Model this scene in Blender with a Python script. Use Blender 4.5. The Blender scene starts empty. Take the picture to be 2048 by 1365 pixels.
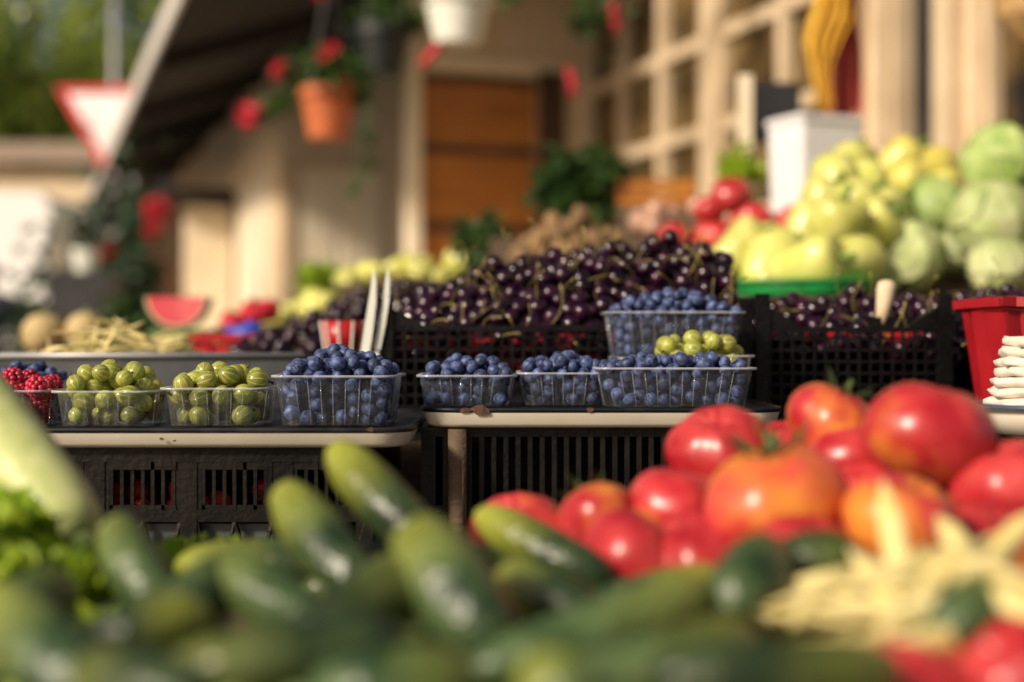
import bpy,bmesh,math,random
import numpy as np
from mathutils import Vector,Matrix,Euler
random.seed(7); rng=np.random.default_rng(7)
S=bpy.context.scene; C=S.collection
CZ=1.1; F=2844.0; PI=math.pi
def at(px,py,y): return Vector(((px-1024)/F*y, y, CZ-(py-682)/F*y))
U=random.uniform
# ---------------------------------------------------------------- materials
def M(name,c1,c2=None,scale=4,rough=.5,bump=0,bscale=30,rnd=0,coat=0,spec=.5,lo=.35,hi=.65,metal=0,sss=0,sscale=.004,stretch=(1,1,1),translucent=False):
    m=bpy.data.materials.new(name); m.use_nodes=True; nt=m.node_tree; N=nt.nodes; L=nt.links
    b=N['Principled BSDF']; b.inputs['Roughness'].default_value=rough
    b.inputs['Specular IOR Level'].default_value=spec; b.inputs['Metallic'].default_value=metal
    b.inputs['Coat Weight'].default_value=coat; b.inputs['Coat Roughness'].default_value=.15
    if sss:
        b.inputs['Subsurface Weight'].default_value=sss; b.inputs['Subsurface Scale'].default_value=sscale
    tc=N.new('ShaderNodeTexCoord'); oi=N.new('ShaderNodeObjectInfo')
    ml=N.new('ShaderNodeMath'); ml.operation='MULTIPLY'; ml.inputs[1].default_value=37; L.new(oi.outputs['Random'],ml.inputs[0])
    ad=N.new('ShaderNodeVectorMath'); ad.operation='ADD'; L.new(tc.outputs['Object'],ad.inputs[0]); L.new(ml.outputs[0],ad.inputs[1])
    mp=N.new('ShaderNodeMapping'); mp.inputs['Scale'].default_value=stretch; L.new(ad.outputs[0],mp.inputs['Vector'])
    nz=N.new('ShaderNodeTexNoise'); nz.inputs['Scale'].default_value=scale; nz.inputs['Detail'].default_value=4; L.new(mp.outputs[0],nz.inputs['Vector'])
    rp=N.new('ShaderNodeValToRGB'); L.new(nz.outputs['Fac'],rp.inputs[0])
    rp.color_ramp.elements[0].position=lo; rp.color_ramp.elements[1].position=hi
    rp.color_ramp.elements[0].color=(*c1,1); rp.color_ramp.elements[1].color=(*(c2 or [min(1,x*1.25) for x in c1]),1)
    hs=N.new('ShaderNodeHueSaturation'); L.new(rp.outputs[0],hs.inputs['Color'])
    mr=N.new('ShaderNodeMapRange'); mr.inputs['To Min'].default_value=1-rnd; mr.inputs['To Max'].default_value=1+rnd
    L.new(oi.outputs['Random'],mr.inputs['Value']); L.new(mr.outputs[0],hs.inputs['Value'])
    L.new(hs.outputs[0],b.inputs['Base Color'])
    if bump:
        n2=N.new('ShaderNodeTexNoise'); n2.inputs['Scale'].default_value=bscale; L.new(mp.outputs[0],n2.inputs['Vector'])
        bp=N.new('ShaderNodeBump'); bp.inputs['Strength'].default_value=bump; bp.inputs['Distance'].default_value=.01
        L.new(n2.outputs['Fac'],bp.inputs['Height']); L.new(bp.outputs[0],b.inputs['Normal'])
    if translucent:
        tr=N.new('ShaderNodeBsdfTranslucent'); L.new(hs.outputs[0],tr.inputs[0])
        mx=N.new('ShaderNodeMixShader'); mx.inputs[0].default_value=.4
        L.new(b.outputs[0],mx.inputs[1]); L.new(tr.outputs[0],mx.inputs[2]); L.new(mx.outputs[0],N['Material Output'].inputs[0])
    return m,nt,b,hs,tc,rp,nz
def MM(*a,**k): return M(*a,**k)[0]
m_blue=MM('blueberry_skin',(.012,.020,.068),(.105,.15,.32),scale=1.6,rough=.5,rnd=.4,spec=.4,lo=.34,hi=.7)
m_bluecrown=MM('blueberry_crown',(.010,.012,.026),rough=.8)
m_chery=MM('dark_cherry_skin',(.007,.001,.008),(.028,.003,.016),scale=1.2,rough=.15,rnd=.5,spec=.6)
m_chstem=MM('cherry_stem',(.16,.15,.03),(.30,.23,.06),scale=1,rough=.6,rnd=.4)
m_rasp=MM('raspberry_red',(.36,.012,.035),(.55,.03,.07),scale=1.5,rough=.4,rnd=.2)
m_goose,nt,b,hs,tc,rp,nz=M('gooseberry_skin',(.23,.24,.030),(.40,.37,.065),scale=1.5,rough=.28,rnd=.25,sss=.2,sscale=.5)
N=nt.nodes;L=nt.links
sx=N.new('ShaderNodeSeparateXYZ');L.new(tc.outputs['Object'],sx.inputs[0])
a2=N.new('ShaderNodeMath');a2.operation='ARCTAN2';L.new(sx.outputs[1],a2.inputs[0]);L.new(sx.outputs[0],a2.inputs[1])
k1=N.new('ShaderNodeMath');k1.operation='MULTIPLY';k1.inputs[1].default_value=10;L.new(a2.outputs[0],k1.inputs[0])
k2=N.new('ShaderNodeMath');k2.operation='SINE';L.new(k1.outputs[0],k2.inputs[0])
k3=N.new('ShaderNodeMapRange');k3.inputs['From Min'].default_value=.75;k3.inputs['To Max'].default_value=.8;L.new(k2.outputs[0],k3.inputs['Value'])
mx=N.new('ShaderNodeMix');mx.data_type='RGBA';L.new(k3.outputs[0],mx.inputs['Factor']);L.new(hs.outputs[0],mx.inputs['A']);mx.inputs['B'].default_value=(.62,.60,.25,1)
L.new(mx.outputs['Result'],b.inputs['Base Color'])
m_dry=MM('dried_blossom',(.05,.03,.015),(.1,.06,.03),scale=2,rough=.9)
m_tom,nt,b,hs,tc,rp,nz=M('tomato_skin',(.40,.012,.020),(.60,.060,.060),scale=1.2,rough=.33,rnd=.16,coat=.1,bump=.05,bscale=5)
N=nt.nodes;L=nt.links
oi=N.new('ShaderNodeObjectInfo'); so=N.new('ShaderNodeSeparateColor'); L.new(oi.outputs['Color'],so.inputs[0])
n3=N.new('ShaderNodeTexNoise'); n3.inputs['Scale'].default_value=.8;n3.inputs['Detail'].default_value=3; L.new(nz.inputs['Vector'].links[0].from_socket,n3.inputs['Vector'])
a1=N.new('ShaderNodeMath');a1.operation='ADD';L.new(n3.outputs['Fac'],a1.inputs[0]);L.new(so.outputs[0],a1.inputs[1])
k3=N.new('ShaderNodeMapRange');k3.inputs['From Min'].default_value=.66;k3.inputs['From Max'].default_value=.92;L.new(a1.outputs[0],k3.inputs['Value'])
mx=N.new('ShaderNodeMix');mx.data_type='RGBA';L.new(k3.outputs[0],mx.inputs['Factor']);L.new(hs.outputs[0],mx.inputs['A']);mx.inputs['B'].default_value=(.68,.25,.035,1)
L.new(mx.outputs['Result'],b.inputs['Base Color'])
m_calyx=MM('tomato_calyx',(.05,.09,.02),(.1,.14,.04),rough=.7)
m_cuc,nt,b,hs,tc,rp,nz=M('cucumber_skin',(.014,.036,.013),(.070,.110,.040),scale=45,rough=.34,rnd=.5,bump=.3,bscale=120,spec=.5)
N=nt.nodes;L=nt.links
at_=N.new('ShaderNodeAttribute');at_.attribute_name='t'
oi=N.new('ShaderNodeObjectInfo'); so=N.new('ShaderNodeSeparateColor'); L.new(oi.outputs['Color'],so.inputs[0])
k3=N.new('ShaderNodeMapRange');k3.inputs['From Min'].default_value=.62;k3.inputs['From Max'].default_value=0.0;L.new(at_.outputs['Fac'],k3.inputs['Value'])
k4=N.new('ShaderNodeMath');k4.operation='MULTIPLY';L.new(k3.outputs[0],k4.inputs[0]);L.new(so.outputs[0],k4.inputs[1])
mx=N.new('ShaderNodeMix');mx.data_type='RGBA';L.new(k4.outputs[0],mx.inputs['Factor']);L.new(hs.outputs[0],mx.inputs['A']);mx.inputs['B'].default_value=(.40,.43,.05,1)
L.new(mx.outputs['Result'],b.inputs['Base Color'])
m_cstem=MM('cucumber_stem',(.12,.16,.05),rough=.7)
m_zuc=MM('pale_squash_skin',(.42,.48,.17),(.57,.60,.28),scale=60,rough=.4)
m_let=MM('lettuce_leaf',(.24,.42,.015),(.50,.62,.06),scale=25,rough=.5,translucent=True,rnd=.2)
m_bean=MM('wax_bean_pod',(.64,.53,.17),(.78,.68,.33),scale=30,rough=.45,rnd=.18)
m_pep=MM('pale_pepper_skin',(.54,.56,.11),(.70,.69,.22),scale=2,rough=.28,rnd=.12,coat=.15)
m_pepy=MM('yellow_pepper_skin',(.66,.58,.10),(.74,.68,.18),scale=2,rough=.28,rnd=.1,coat=.15)
m_pepst=MM('pepper_stem',(.12,.2,.03),rough=.6)
m_cab=MM('cabbage_leaf',(.36,.46,.15),(.60,.64,.34),scale=14,rough=.5,bump=.4,bscale=35,rnd=.16)
m_cabd=MM('green_cabbage_leaf',(.22,.34,.07),(.44,.54,.20),scale=14,rough=.5,bump=.4,bscale=35,rnd=.16)
m_pot=MM('potato_skin',(.18,.10,.045),(.32,.20,.09),scale=2,rough=.8,rnd=.25,bump=.3,bscale=6)
m_onion=MM('onion_skin',(.36,.17,.12),(.55,.36,.26),scale=2,rough=.4,rnd=.2)
m_melon=MM('melon_rind',(.42,.30,.12),(.60,.48,.24),scale=60,rough=.7,bump=.4,bscale=90)
m_wmf=MM('watermelon_flesh',(.62,.05,.08),(.75,.14,.15),scale=12,rough=.4)
m_wmr=MM('watermelon_rind',(.05,.14,.03),(.12,.22,.06),scale=12,rough=.4)
m_wmw=MM('watermelon_pith',(.6,.65,.4),rough=.5)
m_blackp=MM('black_plastic',(.0025,.0025,.003),(.007,.0065,.0065),scale=30,rough=.36,bump=.15,bscale=200,spec=.25)
m_dustp=MM('dusty_black_plastic',(.003,.0028,.0025),(.011,.009,.007),scale=25,rough=.38,bump=.1,bscale=150,spec=.3)
m_redp=MM('red_plastic',(.36,.007,.012),(.44,.012,.018),scale=10,rough=.35)
m_redd=MM('deep_red_plastic',(.24,.005,.010),(.34,.010,.016),scale=14,rough=.4)
m_greenp=MM('green_plastic',(.01,.28,.06),(.015,.36,.08),scale=10,rough=.35)
m_bluep=MM('blue_plastic_bag',(.03,.06,.4),(.05,.1,.55),scale=20,rough=.3)
m_whitep=MM('white_plastic',(.72,.75,.66),(.80,.82,.74),scale=10,rough=.4)
m_enam=MM('cream_enamel',(.56,.51,.41),(.70,.65,.54),scale=9,rough=.28,coat=.2)
m_rim=MM('chipped_navy_enamel',(.005,.006,.010),(.035,.035,.04),scale=30,rough=.45,lo=.52,hi=.78,spec=.3)
m_chip=MM('rust_chip',(.02,.014,.01),(.12,.06,.03),scale=300,rough=.8)
m_tin=MM('grey_tin',(.05,.055,.06),(.10,.11,.115),scale=15,rough=.45,metal=.4)
m_wood=MM('weathered_wood',(.08,.05,.03),(.15,.10,.06),scale=6,rough=.75,stretch=(1,8,8),bump=.2)
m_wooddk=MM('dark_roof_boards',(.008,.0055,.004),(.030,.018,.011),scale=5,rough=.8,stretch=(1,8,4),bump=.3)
m_wall=MM('tan_painted_boards',(.56,.41,.25),(.66,.51,.34),scale=3,rough=.75,stretch=(1,1,.4),bump=.1)
m_wallf=MM('tan_wall_brightened',(.74,.57,.36),(.82,.66,.45),scale=3,rough=.75,stretch=(1,1,.4),bump=.1)  # lighter copy of the tan wall colour, making up for roof shade
m_cream=MM('cream_paint',(.80,.68,.48),(.86,.76,.58),scale=3,rough=.6)
m_frame=MM('sandy_window_frame',(.58,.45,.29),(.70,.56,.38),scale=6,rough=.6)
m_brown=MM('red_brown_varnish',(.34,.11,.014),(.52,.20,.03),scale=4,rough=.4,stretch=(1,1,9))
m_dkwood=MM('dark_brown_wood',(.05,.022,.010),(.10,.045,.02),scale=6,rough=.6,stretch=(6,6,1))
m_fascia=MM('pale_fascia_board',(.60,.56,.51),(.72,.68,.63),scale=4,rough=.6)
m_pane=MM('dark_glass_painted_reflections',(.025,.018,.010),(.20,.13,.05),scale=4.5,rough=.08)  # warm blotches in the glass colour stand in for reflections
m_terra=MM('terracotta_plastic',(.46,.11,.03),(.56,.15,.045),scale=6,rough=.6)
m_dkpot=MM('black_pot',(.006,.009,.009),rough=.5)
m_leaf=MM('dark_leaf',(.03,.075,.016),(.09,.17,.04),scale=6,rough=.5,translucent=True)
m_shrub=MM('shrub_leaf',(.012,.03,.010),(.04,.08,.025),scale=6,rough=.6)
m_leaf2=MM('tree_leaf',(.14,.24,.02),(.52,.58,.08),scale=1.1,rough=.2,spec=.8,translucent=True,lo=.4,hi=.62)
m_bark=MM('bark',(.06,.045,.03),(.12,.09,.06),scale=8,rough=.9,bump=.5)
m_redf=MM('red_petals',(.55,.01,.025),(.66,.03,.06),scale=20,rough=.6)
m_yel=MM('yellow_cloth',(.70,.38,.03),(.8,.48,.06),scale=20,rough=.8)
m_redc=MM('faded_red_cloth',(.55,.09,.08),(.63,.14,.12),scale=20,rough=.8)
m_signw=MM('sign_white',(.8,.8,.8),rough=.4)
m_signr=MM('sign_red',(.65,.03,.04),rough=.4)
m_steel=MM('galvanised_steel',(.35,.35,.36),(.45,.45,.46),scale=20,rough=.45,metal=.5)
m_paper=MM('white_card',(.74,.74,.76),(.80,.80,.82),scale=4,rough=.7)
m_black=MM('slate_black',(.008,.008,.010),(.02,.02,.022),scale=9,rough=.5)
m_ground=MM('asphalt',(.045,.043,.04),(.07,.066,.06),scale=2.5,rough=.9,bump=.2)
m_pave=MM('paving',(.32,.29,.24),(.42,.38,.31),scale=3,rough=.85)
m_roof=MM('clay_roof',(.34,.25,.18),(.46,.35,.26),scale=2,rough=.8)
m_van=MM('white_van_paint',(.86,.86,.85),(.9,.9,.89),scale=1,rough=.25,coat=.5)
m_rubber=MM('tyre_rubber',(.012,.012,.012),rough=.8)
m_coat=MM('navy_jacket_cloth',(.01,.013,.03),(.02,.025,.05),scale=30,rough=.9)
m_skin=MM('skin',(.45,.26,.18),(.5,.3,.21),scale=10,rough=.5)
m_hair=MM('brown_hair',(.06,.035,.02),(.1,.06,.03),scale=30,rough=.6)
m_straw=MM('straw',(.38,.22,.08),(.55,.36,.16),scale=30,rough=.8,bump=.5,bscale=60)
m_curd=MM('white_foam',(.66,.60,.50),(.76,.71,.62),scale=30,rough=.8,bump=.2)
def clear(name,base,top,haze,tint):
    m=bpy.data.materials.new(name);m.use_nodes=True;nt=m.node_tree;N=nt.nodes;L=nt.links;N.remove(N['Principled BSDF'])
    t=N.new('ShaderNodeBsdfTransparent');t.inputs[0].default_value=(*tint,1)
    g=N.new('ShaderNodeBsdfGlossy');g.inputs['Roughness'].default_value=.06
    d=N.new('ShaderNodeBsdfDiffuse');d.inputs[0].default_value=(.75,.78,.82,1)
    lw=N.new('ShaderNodeLayerWeight');lw.inputs['Blend'].default_value=.2
    mr=N.new('ShaderNodeMapRange');mr.inputs['To Min'].default_value=base;mr.inputs['To Max'].default_value=top;L.new(lw.outputs['Fresnel'],mr.inputs['Value'])
    m1=N.new('ShaderNodeMixShader');L.new(mr.outputs[0],m1.inputs[0]);L.new(t.outputs[0],m1.inputs[1]);L.new(g.outputs[0],m1.inputs[2])
    tc=N.new('ShaderNodeTexCoord');nz=N.new('ShaderNodeTexNoise');nz.inputs['Scale'].default_value=40;L.new(tc.outputs['Object'],nz.inputs['Vector'])
    mh=N.new('ShaderNodeMapRange');mh.inputs['To Min'].default_value=haze*.4;mh.inputs['To Max'].default_value=haze*1.6;L.new(nz.outputs['Fac'],mh.inputs['Value'])
    m2=N.new('ShaderNodeMixShader');L.new(mh.outputs[0],m2.inputs[0]);L.new(m1.outputs[0],m2.inputs[1]);L.new(d.outputs[0],m2.inputs[2])
    L.new(m2.outputs[0],N['Material Output'].inputs[0]);return m
m_clear=clear('clear_plastic',.04,.5,.028,(.97,.985,1))
m_clrim=clear('clear_plastic_rim',.10,.45,.34,(.9,.93,.96))
m_clrib=clear('clear_plastic_crease',.08,.45,.12,(.94,.97,.99))
# ---------------------------------------------------------------- mesh builder
class G:
    def __init__(s): s.v=[];s.f=[];s.t=None
    def add(s,vs,fs):
        o=len(s.v); s.v+= [tuple(x) for x in vs]; s.f+=[[i+o for i in f] for f in fs]; return s
    def box(s,x0,x1,y0,y1,z0,z1):
        return s.add([(x0,y0,z0),(x1,y0,z0),(x1,y1,z0),(x0,y1,z0),(x0,y0,z1),(x1,y0,z1),(x1,y1,z1),(x0,y1,z1)],
              [[0,3,2,1],[4,5,6,7],[0,1,5,4],[1,2,6,5],[2,3,7,6],[3,0,4,7]])
    def tube(s,pts,rad,n=10,flat=1.0,up=None):
        pts=[Vector(p) for p in pts]; k=len(pts)
        if not hasattr(rad,'__len__'): rad=[rad]*k
        T=[(pts[min(i+1,k-1)]-pts[max(i-1,0)]).normalized() for i in range(k)]
        a=Vector(up) if up is not None else (Vector((0,0,1)) if abs(T[0].z)<.9 else Vector((1,0,0)))
        vs=[];fs=[]
        for i in range(k):
            a=(a-T[i]*a.dot(T[i])).normalized(); b=T[i].cross(a)
            for j in range(n):
                th=2*PI*j/n; vs.append(pts[i]+(a*math.cos(th)*flat+b*math.sin(th))*rad[i])
        for i in range(k-1):
            for j in range(n):
                fs.append([i*n+j,i*n+(j+1)%n,(i+1)*n+(j+1)%n,(i+1)*n+j])
        fs.append(list(range(n))[::-1]); fs.append([(k-1)*n+j for j in range(n)])
        return s.add(vs,fs)
    def lathe(s,prof,n=20,c=(0,0,0),lobes=0,amp=0,cap=True):
        vs=[];fs=[];k=len(prof)
        for r,z in prof:
            for j in range(n):
                th=2*PI*j/n; q=r*(1+amp*math.cos(lobes*th)) if lobes else r
                vs.append((c[0]+q*math.cos(th),c[1]+q*math.sin(th),c[2]+z))
        for i in range(k-1):
            for j in range(n): fs.append([i*n+j,i*n+(j+1)%n,(i+1)*n+(j+1)%n,(i+1)*n+j])
        if cap: fs.append(list(range(n))[::-1]); fs.append([(k-1)*n+j for j in range(n)])
        return s.add(vs,fs)
    def loops(s,loops,cap0=True,cap1=False):
        n=len(loops[0]);vs=[p for l in loops for p in l];fs=[]
        for i in range(len(loops)-1):
            for j in range(n): fs.append([i*n+j,i*n+(j+1)%n,(i+1)*n+(j+1)%n,(i+1)*n+j])
        if cap0: fs.append(list(range(n))[::-1])
        if cap1: fs.append([(len(loops)-1)*n+j for j in range(n)])
        return s.add(vs,fs)
    def ell(s,c,r,n=14,m=9,rot=None):
        vs=[];fs=[];c=Vector(c); R=rot or Matrix.Identity(3)
        vs.append(c+R@Vector((0,0,r[2])))
        for i in range(1,m):
            th=PI*i/m
            for j in range(n):
                ph=2*PI*j/n; vs.append(c+R@Vector((r[0]*math.sin(th)*math.cos(ph),r[1]*math.sin(th)*math.sin(ph),r[2]*math.cos(th))))
        vs.append(c+R@Vector((0,0,-r[2])))
        for j in range(n): fs.append([0,1+j,1+(j+1)%n])
        for i in range(m-2):
            for j in range(n): fs.append([1+i*n+j,1+(i+1)*n+j,1+(i+1)*n+(j+1)%n,1+i*n+(j+1)%n])
        e=len(vs)-1
        for j in range(n): fs.append([e,1+(m-2)*n+(j+1)%n,1+(m-2)*n+j])
        return s.add(vs,fs)
    def leaves(s,c,rad,n,size,tilt=1.1):
        c=Vector(c)
        for _ in range(n):
            p=c+Vector((random.gauss(0,rad[0]*.5),random.gauss(0,rad[1]*.5),random.gauss(0,rad[2]*.5)))
            R=Euler((U(-tilt,tilt),U(-tilt,tilt),U(0,6.3))).to_matrix(); q=size*U(.6,1.3)
            s.add([p+R@Vector(w)*q for w in ((-.5,0,0),(-.05,.3,.06),(.5,0,-.05),(-.05,-.3,.06))],[[0,1,2,3]])
        return s
    def mesh(s,name,mat,off=None,smooth=True):
        me=bpy.data.meshes.new(name)
        vs=s.v if off is None else [(x-off[0],y-off[1],z-off[2]) for x,y,z in s.v]
        me.from_pydata(vs,[],s.f)
        if smooth: me.polygons.foreach_set('use_smooth',[True]*len(me.polygons))
        if mat: me.materials.append(mat)
        return me
    def build(s,name,mat,parent=None,local=False,smooth=False,origin=None):
        off=None
        if parent is not None and not local: off=tuple(parent.location)
        elif origin is not None: off=tuple(origin)
        elif parent is None:
            xs=np.array(s.v); off=((xs[:,0].min()+xs[:,0].max())/2,(xs[:,1].min()+xs[:,1].max())/2,xs[:,2].min())
        o=bpy.data.objects.new(name,s.mesh(name,mat,off,smooth)); C.objects.link(o)
        if parent is not None: o.parent=parent
        else: o.location=off
        return o
def tag(o,label,cat,group=None,kind=None):
    o['label']=label;o['category']=cat
    if group:o['group']=group
    if kind:o['kind']=kind
    return o
def thing(name,loc,label,cat,group=None,rotz=0):
    o=bpy.data.objects.new(name,None);C.objects.link(o);o.location=loc;o.rotation_euler=(0,0,rotz);o.empty_display_size=.05
    return tag(o,label,cat,group)
def obj(name,me,parent=None,loc=(0,0,0),rot=None,sc=None):
    o=bpy.data.objects.new(name,me);C.objects.link(o);o.location=loc
    if rot is not None:o.rotation_euler=rot
    if sc is not None:o.scale=(sc,sc,sc) if not hasattr(sc,'__len__') else sc
    if parent is not None:o.parent=parent
    return o
def struct(o): o['kind']='structure'; return o
def rr(w,d,r,k=6,ns=1,cx=0,cy=0,z=0,rib=0):
    P=[];hw,hd=w/2,d/2
    cs=[(hw-r,-hd+r,-PI/2),(hw-r,hd-r,0),(-hw+r,hd-r,PI/2),(-hw+r,-hd+r,PI)]
    arcs=[[(c[0]+r*math.cos(c[2]+PI/2*i/k),c[1]+r*math.sin(c[2]+PI/2*i/k)) for i in range(k+1)] for c in cs]
    for i in range(4):
        P+=arcs[i]; a=arcs[i][-1]; b=arcs[(i+1)%4][0]
        nx,ny=[(1,0),(0,1),(-1,0),(0,-1)][i]
        for j in range(1,ns):
            t=j/ns; q=rib if j%4==2 else 0
            P.append((a[0]+(b[0]-a[0])*t+nx*q,a[1]+(b[1]-a[1])*t+ny*q))
    return [(x+cx,y+cy,z) for x,y in P]
# ---------------------------------------------------------------- ground
struct(G().add([(-150,-80,0),(150,-80,0),(150,300,0),(-150,300,0)],[[0,1,2,3]]).build('ground',m_ground,origin=(0,0,0)))
struct(G().box(-3.2,6,-3,20,-.1,.12).build('pavement',m_pave,origin=(0,0,0)))
# ---------------------------------------------------------------- packing
TP=.91
def pack(cx,cy,z0,wb,db,wt,dt,h,r,n,dome,K=14,sq=.94):
    P=np.zeros((0,3))
    for i in range(n):
        best=None
        for _ in range(K):
            x=U(-wt/2,wt/2);y=U(-dt/2,dt/2);z=r
            if len(P):
                d2=(P[:,0]-x)**2+(P[:,1]-y)**2; k=d2<(2*r*sq)**2
                if k.any(): z=max(z,(P[k,2]+np.sqrt((2*r*sq)**2-d2[k])).max())
            f=min(1,z/h); hx=(wb+(wt-wb)*f)/2-r*1.02; hy=(db+(dt-db)*f)/2-r*1.02
            if abs(x)>hx or abs(y)>hy: continue
            bump=dome*max(0,1-(2*x/wt)**2)*max(0,1-(2*y/dt)**2)**.5
            if z>h+bump+r*.2: continue
            c=z-bump*.6
            if best is None or c<best[0]: best=(c,x,y,z)
        if best: P=np.vstack([P,best[1:]])
    return [Vector((p[0]+cx,p[1]+cy,p[2]+z0)) for p in P]
def packheap(x0,x1,y0,y1,H,r,n,layers=2.6,K=16,sq=.92):
    P=np.zeros((0,3))
    for i in range(n):
        best=None
        for _ in range(K):
            x=U(x0,x1);y=U(y0,y1);Hh=H(x,y);z=Hh-layers*r
            if len(P):
                d2=(P[:,0]-x)**2+(P[:,1]-y)**2;k=d2<(2*r*sq)**2
                if k.any(): z=max(z,(P[k,2]+np.sqrt((2*r*sq)**2-d2[k])).max())
            c=z-Hh
            if c>0.2*r: continue
            if best is None or c<best[0]: best=(c,x,y,z)
        if best: P=np.vstack([P,best[1:]])
    return [Vector(p) for p in P]
def visible(cs,r):
    buf=np.full((682,1024),-1,int); order=sorted(range(len(cs)),key=lambda i:-cs[i].y)
    for i in order:
        c=cs[i];k=F/2/c.y;px=512+c.x*k;py=341-(c.z-CZ)*k;R=r*k
        xa,xb=int(max(0,px-R)),int(min(1024,px+R+1));ya,yb=int(max(0,py-R)),int(min(682,py+R+1))
        if xa>=xb or ya>=yb: continue
        yy,xx=np.mgrid[ya:yb,xa:xb]; buf[ya:yb,xa:xb][(xx-px)**2+(yy-py)**2<R*R]=i
    return np.bincount(buf[buf>=0],minlength=len(cs))
# ---------------------------------------------------------------- punnets
def punnet(cx,cy,z0,w,d,h,label,group='clear plastic berry punnets'):
    t=thing('berry_punnet',(cx,cy,z0),label,'punnet',group)
    wb,db=w*TP,d*TP;lo=[]
    for f in (0,.03,.5,1):
        lo.append(rr(wb+(w-wb)*f,db+(d-db)*f,.012,5,24,cx,cy,z0+.0006+h*f,.0013 if 0<f<1 else (.0005 if f==1 else 0)))
    G().loops(lo).build('tub',m_clear,t,smooth=True)
    e=.0042
    G().loops([rr(w+.0012,d+.0012,.012,5,8,cx,cy,z0+h-.001),rr(w+2*e,d+2*e,.014,5,8,cx,cy,z0+h-.0005),rr(w+2*e,d+2*e,.014,5,8,cx,cy,z0+h+.0014),
       rr(w,d,.012,5,8,cx,cy,z0+h+.0014)],False).build('rim',m_clrim,t,smooth=True)
    g=G()
    for (L0,Lb,fixed,fb,ax) in ((w,wb,d/2,db/2,0),(d,db,w/2,wb/2,1)):
        n=max(4,int(L0/.0135))
        for s in (-1,1):
            for j in range(n):
                q=(j+.5+U(-.12,.12))/n-.5
                a=(q*(Lb-.024),s*(fb+.0005));b=(q*(L0-.024),s*(fixed+.0009))
                if ax: a=a[::-1];b=b[::-1]
                g.tube([(cx+a[0],cy+a[1],z0+.002),(cx+b[0],cy+b[1],z0+h-.0015)],.0004,5)
    g.build('side_creases',m_clrib,t,smooth=True)
    return t
def rnd_rot(): return (U(-PI,PI),U(-PI,PI),U(-PI,PI))
def stuffmesh(name,cs,r,mat,label,cat,base,extra=None):
    V=np.array(base.v);o=G()
    for c in cs:
        R=np.array(Euler(rnd_rot()).to_matrix()); o.add((V*r)@R.T+np.array(c),base.f)
    if extra: o.add(extra.v,extra.f)
    ob=o.build(name,mat,smooth=True); return tag(ob,label,cat,kind='stuff')
def berry_base(n=14,m=9,flat=.9,dimple=.12):
    g=G().ell((0,0,0),(1,1,flat),n,m)
    g.v=[(x,y,z-dimple*math.exp(-((x*x+y*y)/.05)) if z>0 else z) for x,y,z in g.v]
    return g
gb=berry_base(16,11); me_blue=gb.mesh('blueberry',m_blue)
cr=G()
for j in range(5):
    a=2*PI*j/5
    P=lambda r,an,z:(r*math.cos(an),r*math.sin(an),z)
    cr.add([P(.2,a-.5,.86),P(.2,a+.5,.86),P(.42,a+.28,.9),P(.46,a,.93),P(.42,a-.28,.9)],[[0,1,2,3,4]])
me_crown=cr.mesh('crown',m_bluecrown)
gg=berry_base(20,12,1.08,0); me_goose=gg.mesh('gooseberry',m_goose)
dr=G().tube([(0,0,1.02),(.05,.02,1.25),(.12,.0,1.5)],[.16,.1,.17],6); 
for j in range(5):
    a=j*1.256; dr.add([(.1,0,1.4),(.1+.3*math.cos(a),.3*math.sin(a),1.75),(.1+.1*math.cos(a+.7),.1*math.sin(a+.7),1.45)],[[0,1,2]])
me_dry=dr.mesh('dried_blossom',m_dry)
rg=G()
for i in range(7):
    th=.25+i*.42; nn=max(3,int(9*math.sin(th)))
    for j in range(nn):
        ph=2*PI*(j+.5*(i%2))/nn; q=.82
        rg.ell((q*math.sin(th)*math.cos(ph),q*math.sin(th)*math.sin(ph),1.05*q*math.cos(th)),(.3,.3,.3),7,5)
me_rasp=rg.mesh('raspberry',m_rasp)
TZ=1.027; RZ=1.0400
BL=[]
def fill(kind,cx,cy,z0,w,d,h,r,n,dome,desc):
    cs=pack(cx,cy,z0+.001,w*TP,d*TP,w,d,h,r,n,dome)
    if kind=='blue': BL.extend([(c,desc) for c in cs])
    elif kind=='goose':
        for c in cs:
            o=obj('gooseberry',me_goose,None,c,rnd_rot(),r*U(.85,1.08)); tag(o,'veined green gooseberry '+desc,'gooseberry','gooseberries '+desc)
            if random.random()<.6: obj('dried_blossom',me_dry,o)
    elif kind=='rasp':
        for c in cs:
            o=obj('raspberry',me_rasp,None,c,rnd_rot(),r*U(.9,1.1)); tag(o,'red raspberry '+desc,'raspberry','raspberries '+desc)
def X(px,y): return (px-1024)/F*y
def pun(kind,px0,px1,yf,d,z0,h,r,n,dome,label,desc):
    x0,x1=X(px0,yf),X(px1,yf);w=x1-x0-.009;cx=(x0+x1)/2;cy=yf+d/2+.0045
    punnet(cx,cy,z0,w,d,h,label);fill(kind,cx,cy,z0,w,d,h,r,n,dome,desc)
RB=.0064; RG=.0084
pun('rasp',-70,95,1.2,.085,TZ,.030,.0090,46,.009,'clear punnet of red raspberries at the left end of the tray','in the punnet at the left end of the tray')
pun('goose',92,309,1.2,.085,TZ,.0295,RG,155,.018,'clear punnet of green gooseberries next to the raspberries','in the punnet next to the raspberries')
pun('goose',312,534,1.2,.085,TZ,.032,RG,155,.015,'clear punnet of green gooseberries next to the tall blueberry punnet','in the punnet beside the tall blueberry punnet')
pun('blue',536,796,1.2,.10,TZ,.0425,RB,400,.020,'tall heaped blueberry punnet at the right end of the chipped left tray','in the heaped punnet at the right end of the left tray')
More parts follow.
